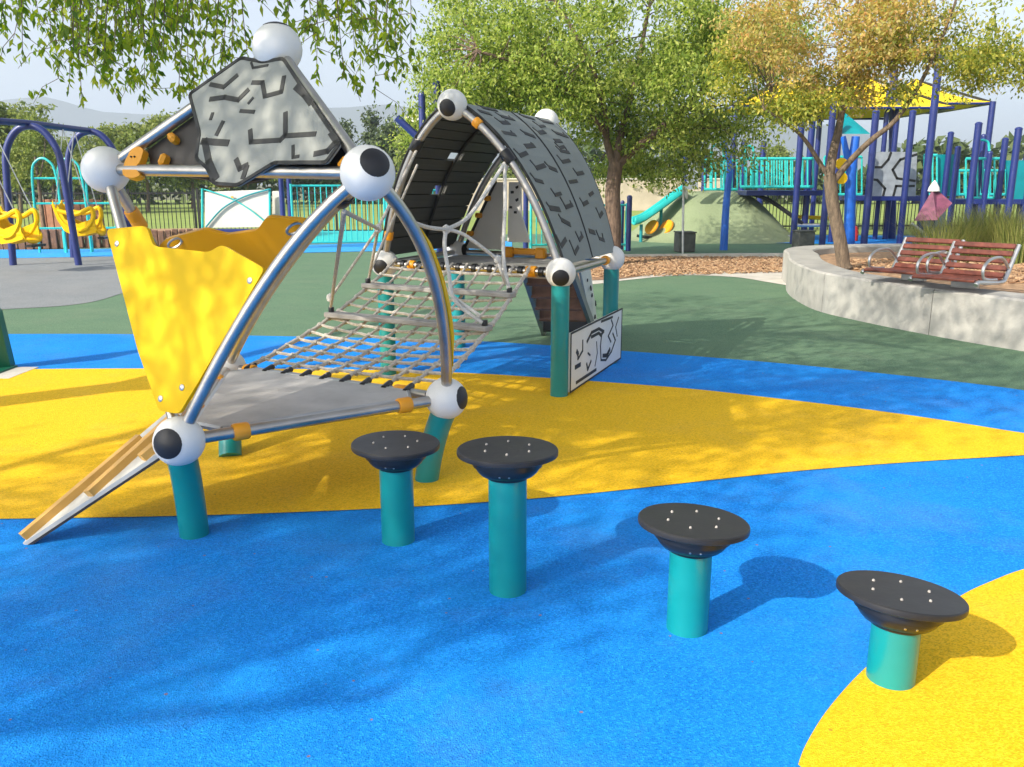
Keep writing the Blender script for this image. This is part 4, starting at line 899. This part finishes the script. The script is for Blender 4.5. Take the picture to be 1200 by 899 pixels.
# bright blue spiral chute and little green roof behind the autumn tree
sb = G(995, 287); o = empty('blue_chute_pole', sb, 'bright blue forked pole right of the autumn tree trunk', 'pole'); MB().tube([sb, P(997, 205, sb.y), P(1003, 160, sb.y)], [.13, .12, .09], 12).build('shaft', 'bright_blue', o); MB().tube([P(997, 205, sb.y), P(988, 160, sb.y)], [.09, .06], 10).build('fork', 'bright_blue', o)
mb = MB(); 
for (x, y) in ((986, 192), (986, 209)): mb.lathe([(.0001, -.03), (.13, -.03), (.13, .03), (.0001, .03)], 14, Matrix.Rotation(R(90), 3, 'X'), P(x, y, sb.y - .2))
mb.build('yellow_discs', 'yellow', o)
rf = P(1003, 150, Yd + 1); o = empty('green_roof', rf, 'small dark green pitched roof behind the autumn tree', 'roof')
mb = MB(); A = [P(975, 157, Yd), P(1020, 157, Yd), P(1020, 157, Yd + 1.5), P(975, 157, Yd + 1.5)]; ap = P(990, 132, Yd + .75)
mb.add(A + [ap], [(0, 1, 4), (1, 2, 4), (2, 3, 4), (3, 0, 4), (3, 2, 1, 0)]); mb.build('roof_shell', 'teal_dark', o)
# red item under the tower
rc = G(999, 283); mb = MB(); mb.lathe([(.0001, 0), (.12, 0), (.13, .2), (.09, .34), (.0001, .38)], 12, None, rc + V((0, 0, .02))); tag(mb.build('red_bollard', 'red', None, rc), 'small red rounded bollard below the navy play deck', 'bollard')
# plum roofed playhouse, tilted
ph = G(1094, 292); Yh = ph.y; o = empty('toy_house', ph, 'small playhouse with plum roof and pale tip above the bench', 'playhouse')
mb = MB(); mb.box(P(1103, 257, Yh) + V((0, .3, 0)), (.30, .34, .34), Matrix.Rotation(.3, 3, 'Z'), .02); mb.build('wall', 'slate', o)
mb = MB(); pz = P(1101, 222, Yh); vs = [P(1071, 259, Yh), P(1098, 258, Yh - .2), P(1116, 238, Yh), P(1116, 238, Yh + .7), P(1080, 252, Yh + .7), pz + V((-.05, .2, 0)), pz + V((.08, .3, 0))]
mb.add(vs, [(0, 1, 5), (1, 2, 6, 5), (2, 3, 6), (3, 4, 5, 6), (4, 0, 5), (0, 4, 3, 2, 1)]); rf_ = mb.build('roof', 'purple', o)
mb = MB(); mb.lathe([(.13, -.02), (.11, .06), (.05, .16), (.0001, .22)], 10, None, pz + V((0, .25, -.02))); mb.build('tip', 'white', rf_)
for x in (1073, 1090, 1108): MB().tube([G(x + 2, 291), P(x + 4, 258, Yh)], .04, 8).build('stilt', 'blue', o)
MB().tube([P(1068, 262, Yh - .2), P(1086, 276, Yh - .2)], .035, 8).build('brace', 'alu', o)
# shade roofs
def shade(cx, cy, w, d, ze, zp, label, corners):
    t = empty('shade_canopy', V((cx, cy, ze)), label, 'shade canopy', 'yellow shade canopies'); vs = [V((cx - w / 2, cy - d / 2, ze)), V((cx + w / 2, cy - d / 2, ze)), V((cx + w / 2, cy + d / 2, ze)), V((cx - w / 2, cy + d / 2, ze))]; ap = V((cx, cy, zp))
    mb = MB(); N = 8
    for k in range(4):
        a, b = vs[k], vs[(k + 1) % 4]; g = []
        for i in range(N + 1):
            for j in range(N + 1):
                u = i / N; v = j / N; e = a.lerp(b, u); q = e.lerp(ap, v); q = q - V((0, 0, .22 * 4 * u * (1 - u) * (1 - v) * .3 + .28 * math.sin(math.pi * v) * (.5)))
                g.append(q)
        mb.add(g, [(i * (N + 1) + j, (i + 1) * (N + 1) + j, (i + 1) * (N + 1) + j + 1, i * (N + 1) + j + 1) for i in range(N) for j in range(N)], True)
    cl_ = mb.build('cloth', 'shade', t)
    for k in range(4): MB().tube([vs[k] - V((0, 0, .05)), vs[(k + 1) % 4] - V((0, 0, .05))], .03, 8).build('edge_beam', 'blue', t)
    for k in range(4): MB().tube([vs[k] - V((0, 0, .03)), ap - V((0, 0, .05))], .035, 6).build('rafter', 'iron', t)
    for k in corners: MB().tube([V((vs[k].x, vs[k].y, 0)), vs[k]], .08, 10).build('mast', 'blue', t)
    return t
e1_ = P(990, 122, 21.5)
shade(P(1030, 120, 22).x, 23.5, 3.4, 3.6, P(1030, 124, 21.7).z, P(1030, 84, 23.5).z, 'largest yellow shade canopy seen through the autumn tree crown', (0,))
shade(P(935, 120, 25).x, 26.3, 3.6, 3.2, P(935, 122, 24.7).z, P(935, 92, 26.3).z, 'yellow shade canopy left of the autumn tree trunk', (0,))
shade(P(1100, 120, 24).x, 25.5, 2.8, 3.2, P(1135, 119, 23.9).z, P(1135, 92, 25.5).z, 'yellow shade canopy at the right behind the turning leaves', (1,))
mast = G(1045, 280); MB_ = MB().tube([mast, P(1048, 40, mast.y)], .1, 10); tag(MB_.build('shade_mast', 'blue', None, mast), 'tall navy mast rising above the largest yellow canopy', 'mast')
# far beige building and pale wall behind the trees
bw2 = empty('low_far_wall', V((2, 45, 0)), 'pale low wall far behind the leafy tree trunk', 'wall'); mb = MB(); mb.box((4, 46, .8), (14, .3, 1.6)); mb.build('wall', 'beige', bw2); mb = MB(); mb.box((4, 46, 1.63), (14.2, .42, .07)); mb.build('coping', 'path', bw2)

# ------------------------------------------------------------------ trees
def leaves_mesh(name, pos, dirs, ln, wd, m, parent, wob=.35):
    """pos, dirs: N x 3 arrays; each leaf is a folded four sided blade"""
    N = len(pos); d = dirs / np.linalg.norm(dirs, axis=1, keepdims=True)
    up = rng.normal(size=(N, 3)) * .8 + np.array([-.25, -.25, .9]); s = np.cross(d, up); s /= np.linalg.norm(s, axis=1, keepdims=True) + 1e-9; n = np.cross(s, d)
    L = (ln * rng.uniform(.65, 1.25, N))[:, None]; W = (wd * rng.uniform(.7, 1.2, N))[:, None]
    v = np.empty((N, 4, 3)); v[:, 0] = pos; v[:, 1] = pos + d * L * .45 + s * W * .5 + n * W * .12; v[:, 2] = pos + d * L - n * L * .1; v[:, 3] = pos + d * L * .45 - s * W * .5 + n * W * .12
    q = parent
    off = np.array(q.location) if q else 0
    v = (v - off).reshape(-1, 3).astype(np.float32)
    me = bpy.data.meshes.new(name); me.vertices.add(4 * N); me.vertices.foreach_set('co', v.ravel())
    me.loops.add(4 * N); me.loops.foreach_set('vertex_index', np.arange(4 * N, dtype=np.int32))
    me.polygons.add(N); me.polygons.foreach_set('loop_start', np.arange(0, 4 * N, 4, dtype=np.int32)); me.polygons.foreach_set('loop_total', np.full(N, 4, dtype=np.int32))
    me.update(); me.validate(); me.materials.append(MT[m]); o = bpy.data.objects.new(name, me); COL.objects.link(o)
    if parent: o.parent = parent
    return o
def crown_pts(blobs, per, spread, droop=.5):
    """sprays of leaves: cluster centres on and in the blobs, leaves strewn along a short drooping twig"""
    C = []
    for (c, r, n) in blobs:
        u = rng.normal(size=(n, 3)); u /= np.linalg.norm(u, axis=1, keepdims=True); k = rng.uniform(.25, 1.0, n) ** .45; k *= rng.uniform(.85, 1.12, n)
        m = max(3, n // 7); sub = np.array(c) + (u * k[:, None])[:m] * np.array(r) * .92      # boughs first, sprays round each bough
        w = rng.normal(size=(n, 3)); w /= np.linalg.norm(w, axis=1, keepdims=True); w *= (rng.uniform(0, 1, n) ** .5)[:, None]
        C.append(sub[rng.integers(0, m, n)] + w * np.array(r) * (.34 if n > 60 else .42))
    C = np.concatenate(C); n = len(C)
    tw = rng.normal(size=(n, 3)); tw[:, 2] = tw[:, 2] * .5 - droop; tw /= np.linalg.norm(tw, axis=1, keepdims=True)
    pos = np.repeat(C, per, 0); td = np.repeat(tw, per, 0); t = rng.uniform(-1, 1, len(pos))[:, None]
    pos = pos + td * t * spread + rng.normal(size=pos.shape) * spread * np.array([.34, .34, .2])
    d = td * .7 + rng.normal(size=pos.shape) * .6 + np.array([0, 0, -.35]); return C, pos, d
def tree(name, label, trunk, tr, limbs, blobs, per, spread, ln, wd, lm, bm_, group='trees', twigs=60, droop=.5, cat='tree', extra=None):
    base = V(trunk[0]); t = empty(name, base, label, cat, group)
    tp = spline(trunk, 6); n = len(tp)
    MB().tube(tp, [tr[0] * (1.25 if i == 0 else 1) + (tr[1] - tr[0]) * i / (n - 1) for i in range(n)], 14).build('trunk', bm_, t)
    ends = []
    for (pts, r0, r1) in limbs:
        lp = spline(pts, 6); k = len(lp); MB().tube(lp, [r0 + (r1 - r0) * i / (k - 1) for i in range(k)], 10).build('limb', bm_, t); ends += lp[k // 3:]
    C, pos, d = crown_pts(blobs, per, spread, droop)
    if twigs and ends:
        mb = MB(); E_ = np.array([tuple(e) for e in ends])
        for i in rng.choice(len(C), min(twigs, len(C)), replace=False):
            c = C[i]; k = np.argmin(np.linalg.norm(E_ - c, axis=1) + (c[2] < E_[:, 2]) * .5); a = V(E_[k]); b = V(c); mid = (a + b) / 2 + V((random.uniform(-.15, .15), random.uniform(-.15, .15), random.uniform(.0, .3) * (b - a).length)); r = min(.03, .008 + .006 * (b - a).length) * (tr[0] / .14)
            mb.tube(bez(a, mid, b, 6), [r, r * .85, r * .7, r * .55, r * .4, r * .2], 5)
        mb.build('twigs', bm_, t)
    leaves_mesh('crown', pos, d, ln, wd, lm, t)
    if extra: 
        C2_, p2, d2 = crown_pts(extra[0], per, spread, droop); leaves_mesh('crown', p2, d2, ln, wd, extra[1], t)
    return t
# leafy tree behind the tunnel
T1 = G(717, 311); ty = T1.y
tree('leafy_tree', 'broad green leafy tree with forked brown trunk behind the tunnel', [T1, P(719, 270, ty), P(718, 225, ty), P(722, 190, ty)], (.145, .12),
     [([P(722, 195, ty), P(740, 178, ty), P(772, 152, ty - .3), P(820, 110, ty - .6), P(860, 60, ty - .7)], .085, .03), ([P(722, 195, ty), P(726, 165, ty), P(732, 140, ty + .2), P(745, 90, ty + .3), P(760, 10, ty + .2)], .08, .03), ([P(720, 195, ty), P(711, 165, ty), P(708, 130, ty - .2), P(690, 70, ty - .5), P(650, 0, ty - .6)], .075, .025), ([P(711, 160, ty), P(680, 120, ty - .8), P(620, 80, ty - 1.2), P(560, 60, ty - 1.3)], .05, .02)],
     [(P(715, 40, ty), (2.9, 2.2, 1.6), 250), (P(600, 70, ty - .6), (1.5, 1.3, 1.0), 120), (P(545, 100, ty - .3), (.9, .9, .9), 55), (P(530, 30, ty - .3), (.7, .9, .7), 22), (P(840, 95, ty - .2), (1.3, 1.3, 1.3), 130), (P(800, 165, ty + .6), (1.0, .8, .7), 60), (P(680, 130, ty + .4), (1.3, 1.0, .8), 85), (P(640, 100, ty - 1), (1.0, .7, .7), 60), (P(740, 195, ty + 1.3), (.8, .6, .5), 26), (P(700, -120, ty), (3.2, 2.6, 1.6), 90), (P(780, 60, ty - 1.4), (1.2, .8, .9), 70), (P(875, 60, ty + .2), (1.0, .9, 1.0), 80), (P(870, 150, ty + .3), (.8, .8, .45), 34), (P(500, 150, ty + 1), (.5, .5, .5), 14)],
     80, .36, .080, .037, 'leaf1', 'bark1', 'planted trees', 130, .45)
# autumn tree in the planter
T2 = G(989, 314, .36); t2 = T2.y
tree('autumn_tree', 'slender tree with yellow and orange leaves growing in the planter', [T2, P(984, 280, t2), P(976, 240, t2), P(972, 205, t2)], (.085, .075),
     [([P(972, 207, t2), P(976, 180, t2), P(983, 150, t2), P(990, 110, t2), P(1000, 70, t2), P(1005, 0, t2)], .062, .02), ([P(974, 212, t2), P(960, 190, t2), P(940, 160, t2 - .1), P(915, 140, t2 - .2), P(895, 128, t2 - .3)], .035, .012), ([P(975, 215, t2), P(995, 190, t2), P(1020, 165, t2 - .2), P(1050, 140, t2 - .3), P(1080, 95, t2 - .4), P(1110, 30, t2 - .5)], .045, .018), ([P(940, 160, t2 - .1), P(915, 135, t2), P(905, 110, t2)], .018, .008)],
     [(P(985, 35, t2), (1.35, 1.0, .55), 92), (P(925, 55, t2 - .2), (.75, .7, .55), 50), (P(1080, 30, t2 - .2), (1.2, 1.0, .45), 60), (P(1000, 95, t2), (.5, .5, .22), 26), (P(1050, 75, t2 - .6), (.6, .4, .22), 16), (P(1000, -120, t2), (1.8, 1.5, .9), 50), (P(960, 90, t2 + .1), (.35, .35, .2), 12), (P(1025, 60, t2 - .2), (.4, .4, .3), 14)],
     58, .22, .058, .029, 'leaf2', 'bark2', 'planted trees', 70, .5,
     extra=([(P(935, 118, t2 - .2), (.5, .5, .22), 34), (P(955, 105, t2), (.5, .5, .3), 26), (P(1140, 40, t2 - .5), (1.0, .8, .55), 70), (P(1170, 90, t2 - .4), (.6, .6, .3), 26), (P(1060, 110, t2 - .3), (.25, .3, .14), 9), (P(880, 80, t2), (.4, .5, .45), 24), (P(1100, 60, t2), (.7, .6, .25), 26)], 'leaf2g'))
# tree whose hanging twigs enter at the top left; its trunk stands left of the frame
rng = np.random.default_rng(21); random.seed(21); TA = V((-6.2, 3.4, 0))
ta = tree('weeping_tree', 'tree with hanging twigs of pointed leaves at the top left corner', [TA, TA + V((.1, -.1, 1.2)), TA + V((.3, -.2, 2.6))], (.2, .15),
     [([TA + V((.3, -.2, 2.5)), V((-4.8, 3.6, 3.4)), V((-3.2, 4.1, 3.7)), V((-1.6, 4.5, 3.5))], .09, .025), ([TA + V((.3, -.2, 2.5)), V((-5.4, 2.2, 3.9)), V((-4.2, .8, 4.8))], .09, .03), ([TA + V((.3, -.2, 2.5)), V((-6.6, 4.2, 4.2)), V((-6.8, 5.4, 5.2))], .08, .03)],
     [(V((-4.4, 2.6, 5.2)), (3.2, 2.8, 1.4), 210), (V((-2.4, 3.2, 4.4)), (1.7, 1.7, .8), 70), (V((-6.4, 1.0, 5.0)), (1.6, 1.6, 1.1), 70), (V((-3.6, .6, 4.9)), (1.6, 1.3, .9), 75), (V((-4.9, .3, 4.5)), (.9, .9, .5), 40), (V((-5.7, -.3, 4.6)), (1.2, 1.2, .6), 70)],
     34, .42, .085, .036, 'leaf3', 'bark1', 'planted trees', 70, .6)
def hanging(parent):
    spec = []   # px where it hangs, lowest py, distance, strength
    for x, yb in ((6, 30), (18, 45), (30, 62), (48, 30), (62, 60), (72, 30), (78, 105), (84, 70), (96, 62), (104, 75), (112, 92), (122, 75), (128, 96), (138, 60), (146, 70), (152, 78), (160, 88), (168, 112), (176, 104), (182, 70), (190, 64), (198, 58), (204, 76), (212, 104), (220, 96), (228, 70), (238, 92), (246, 78), (255, 112), (262, 70), (272, 52), (286, 62), (205, 110), (100, 118), (70, 92),
                  (120, 50), (135, 45), (150, 50), (165, 50), (180, 48), (195, 45), (110, 40), (232, 48), (250, 50), (340, 20), (352, 30), (366, 38), (384, 48), (396, 58), (402, 88), (414, 60), (424, 90), (436, 104), (444, 62), (452, 40), (462, 70), (474, 96), (480, 60), (338, 62), (370, 92), (418, 45), (440, 50), (408, 30), (470, 35)):
        spec.append((x + random.uniform(-4, 4), yb))
    for _ in range(12): spec.append((random.uniform(85, 285), random.uniform(25, 85)))
    for _ in range(6): spec.append((random.uniform(340, 482), random.uniform(15, 60)))
    for _ in range(3): spec.append((random.uniform(0, 80), random.uniform(10, 40)))
    tw = MB(); pos = []; drs = []
    for (x, yb) in spec:
        Y = random.uniform(3.7, 5.4); yt = -random.uniform(40, 110); lean = random.uniform(-16, 16); pts = [P(x + lean, yt, Y), P(x + lean * .5 + random.uniform(-3, 3), (yt + yb) / 2, Y + random.uniform(-.06, .06)), P(x, yb, Y)]
        sp = spline(pts, 10); tw.tube(sp, [.0035 - .0022 * i / (len(sp) - 1) for i in range(len(sp))], 4)
        L = (pts[2] - pts[0]).length; n = int(L / .030)
        for k in range(n):
            f = k / max(1, n - 1)
            if f < .12: continue
            i = min(len(sp) - 2, int(f * (len(sp) - 1))); p = sp[i].lerp(sp[i + 1], f * (len(sp) - 1) - i)
            if random.random() < .16 and f > .3:      # side shoot
                e = V((random.uniform(-.20, .20), random.uniform(-.2, .2), random.uniform(-.12, .02))); sh = [p, p + e * .6, p + e + V((0, 0, -.06))]; tw.tube(sh, [.002, .0016, .001], 4)
                for g in (.4, .6, .8, .95, 1): 
                    q = p + e * g; 
                    for _ in range(2): pos.append(tuple(q + V([random.gauss(0, .012) for _ in range(3)]))); drs.append((random.gauss(0, .6), random.gauss(0, .6), -1))
            for _ in range(random.choice((1, 2, 2))):
                pos.append(tuple(p)); drs.append((random.gauss(0, .6), random.gauss(0, .6), -random.uniform(.3, 1.3)))
    tw.build('hanging_twigs', 'bark1', parent); leaves_mesh('hanging_leaves', np.array(pos), np.array(drs), .052, .022, 'leaf3', parent)
hanging(ta)
# second tree behind the photographer's left shoulder: only its shade is in the picture
rng = np.random.default_rng(33); random.seed(33); TB = V((-8.6, -2.2, 0))
tree('shade_tree', 'tree outside the left edge whose dappled shade falls on the blue rubber', [TB, TB + V((.1, 0, 1.4)), TB + V((.2, 0, 2.8))], (.19, .14),
     [([TB + V((.2, 0, 2.7)), V((-7.4, -2.4, 4.0)), V((-6.0, -2.6, 4.6))], .08, .03), ([TB + V((.2, 0, 2.7)), V((-8.2, -1.0, 4.2)), V((-7.6, .6, 4.9))], .08, .03)],
     [(V((-7.4, -1.45, 4.7)), (1.7, .95, .6), 92), (V((-5.9, -1.75, 4.4)), (1.0, .5, .35), 44), (V((-5.0, -1.3, 4.4)), (.9, .4, .3), 16), (V((-6.6, -2.9, 4.5)), (.9, .25, .3), 7), (V((-8.4, -1.0, 5.0)), (1.6, 1.4, 1.0), 55)], 30, .36, .085, .036, 'leaf3', 'bark1', 'planted trees', 40, .6)
# trees beyond the field
def fartree(px, ytop, ybase, Y, wpx, label, lm='leaf_far', n=70, cone=False):
    b = P(px, ybase, Y); b.z = 0; top = P(px, ytop + (12 if not cone else 4), Y); w = wpx * Y / 1000 / 2; H = top.z
    if cone: blobs = [(V((b.x, b.y, H * (.18 + .16 * k))), (w * (1 - k * .19), w * (1 - k * .19), H * .13), int(n / 4 * (1 - k * .14))) for k in range(5)]
    else: blobs = [(V((b.x, b.y, H * .58)), (w * .9, w * .9, H * .38), n)] + [(V((b.x + random.uniform(-.6, .6) * w, b.y + random.uniform(-.5, .3) * w, H * random.uniform(.35, .85))), (w * .5, w * .5, H * .17), n // 4) for _ in range(5)]
    tr = .02 * H; return tree('far_tree', label, [b, V((b.x + .1, b.y, H * .25)), V((b.x, b.y, H * .5))], (tr, tr * .6), [([V((b.x, b.y, H * .35)), V((b.x + w * .3, b.y, H * .55)), V((b.x + w * .5, b.y, H * .75))], tr * .5, tr * .15)], blobs, 26, H * .09, H * .045, H * .026, lm, 'bark2', 'trees beyond the playground', 12, .3)
FT = [(-40, 95, 46, 90, 'bushy tree cut by the left edge, above the swing beam', 'leaf_far', 90, 0), (22, 112, 40, 95, 'bushy green tree behind the left swing arch', 'leaf_far', 110, 0), (62, 140, 56, 80, 'lower green tree between the two swing arches', 'leaf_far', 80, 0), (118, 135, 48, 75, 'round tree above the white left ball joint', 'leaf_far', 80, 0), (172, 120, 44, 80, 'dense round tree right of the swings', 'leaf_far', 100, 0), (225, 118, 50, 70, 'tree half hidden behind the grey top panel', 'leaf_far', 90, 0),
      (290, 150, 60, 110, 'broad tree behind the grey top panel', 'leaf_far', 90, 0), (365, 160, 64, 90, 'low tree below the right slope of the top panel', 'leaf_far', 70, 0), (408, 130, 70, 26, 'thin pointed conifer left of the upper right ball', 'leaf_con', 50, 1), (437, 122, 70, 30, 'tall narrow conifer against the hills', 'leaf_con', 60, 1), (462, 132, 62, 42, 'rounded conifer right of the narrow one', 'leaf_con', 60, 0), (486, 128, 52, 40, 'pale tree beside the tall navy posts', 'leaf_far', 50, 0),
      (600, 190, 50, 120, 'low tree behind the tunnel roof', 'leaf_far', 70, 0), (770, 190, 48, 130, 'shrubby tree beyond the leafy tree trunk', 'leaf_far', 80, 0), (905, 160, 70, 36, 'small round tree beyond the turquoise bridge', 'leaf_far', 50, 0), (1090, 168, 80, 40, 'small far tree behind the teal panels', 'leaf_con', 40, 0), (1118, 158, 80, 30, 'far tree peeking between navy posts over the grass', 'leaf_con', 40, 0), (1180, 190, 80, 60, 'far tree at the right edge', 'leaf_con', 40, 0)]
for (x, yt, Y, w, lab, lm, n, cone) in FT: fartree(x, yt - 5, 230, Y, w * 1.12, lab, lm, int(n * 2.0), cone)
# slim young trees in the planter behind the swings
for x, Y, yt, lab in ((52, 20.5, 172, 'slim young tree behind the teal hoop climber'), (8, 21, 165, 'slim young tree at the left edge behind the swing')):
    b = P(x, 270, Y); b.z = .3; tree('young_tree', lab, [b, V((b.x, b.y, 1.2)), V((b.x, b.y, 2.0))], (.05, .03), [([V((b.x, b.y, 1.4)), V((b.x + .2, b.y, 2.0)), V((b.x + .3, b.y, 2.5))], .02, .008)], [(V((b.x, b.y, 2.2)), (.8, .8, .75), 60)], 30, .25, .10, .05, 'leaf_far', 'bark2', 'young trees', 10, .3)
# hedge along the far side of the field
hp = rng.uniform(size=(14000, 3)); hp[:, 0] = -75 + hp[:, 0] * 165; hp[:, 1] = 60 + hp[:, 1] * 3; hp[:, 2] = hp[:, 2] ** .7 * (3.2 + 1.1 * np.sin(hp[:, 0] * .23) + .6 * np.sin(hp[:, 0] * .71))
hg = leaves_mesh('hedge', hp, rng.normal(size=(14000, 3)), .8, .6, 'leaf_con', None); tag(hg, 'long dark hedge along the far side of the field', 'hedge', kind='stuff')

# ------------------------------------------------------------------ ornamental grass behind the benches
def grass_clump(c, n, h, r, label):
    t = np.linspace(0, 1, 4); V_ = []; F_ = []
    for i in range(n):
        a = random.uniform(0, 6.28); rr = r * math.sqrt(random.random()) * .5; b = V((c.x + rr * math.cos(a), c.y + rr * math.sin(a), c.z)); L = h * random.uniform(.6, 1.1); ou = V((math.cos(a), math.sin(a), 0)) * L * random.uniform(.1, .55) + V((random.gauss(0, .06), random.gauss(0, .06), 0)); s = V((-math.sin(a), math.cos(a), 0)) * .005
        k = len(V_)
        for j in range(4): f = j / 3; p = b + ou * f * f + V((0, 0, L * (f - .25 * f * f))); w = s * (1 - f * .85); V_ += [p - w, p + w]
        F_ += [(k + 2 * j, k + 2 * j + 1, k + 2 * j + 3, k + 2 * j + 2) for j in range(3)]
    return tag(MB().add(V_, F_).build('grass_clump', 'grassblade', None, c), label, 'grass', 'ornamental grass clumps')
for (x, y, h, lab) in ((1102, 304, .75, 'feathery grass clump at the left, below the plum roofed playhouse'), (1130, 302, .85, 'feathery grass clump between the two bench backs'), (1152, 300, .9, 'feathery grass clump behind the second bench back'), (1174, 302, .95, 'tall feathery grass clump right of the second bench back'), (1195, 306, .95, 'feathery grass clump at the right edge above the bench')):
    grass_clump(G(x, y + 2, .34), 620, h * 1.05, .85, lab)

# ------------------------------------------------------------------ the hazy air
mb = MB(); mb.box((0, 1020, 89), (4700, 2140, 181))
hz = mb.build('haze', 'white'); hz.data.materials.clear(); hm = bpy.data.materials.new('haze_air'); hm.use_nodes = True; hn = hm.node_tree; hn.nodes.remove(hn.nodes['Principled BSDF'])
pv_ = hn.nodes.new('ShaderNodeVolumePrincipled'); pv_.inputs['Color'].default_value = (.72, .82, 1, 1); pv_.inputs['Density'].default_value = .0006; pv_.inputs['Anisotropy'].default_value = .2
hn.links.new(pv_.outputs[0], hn.nodes['Material Output'].inputs['Volume']); hz.data.materials.append(hm); tag(hz, 'pale hazy air over the park', 'haze', kind='stuff')
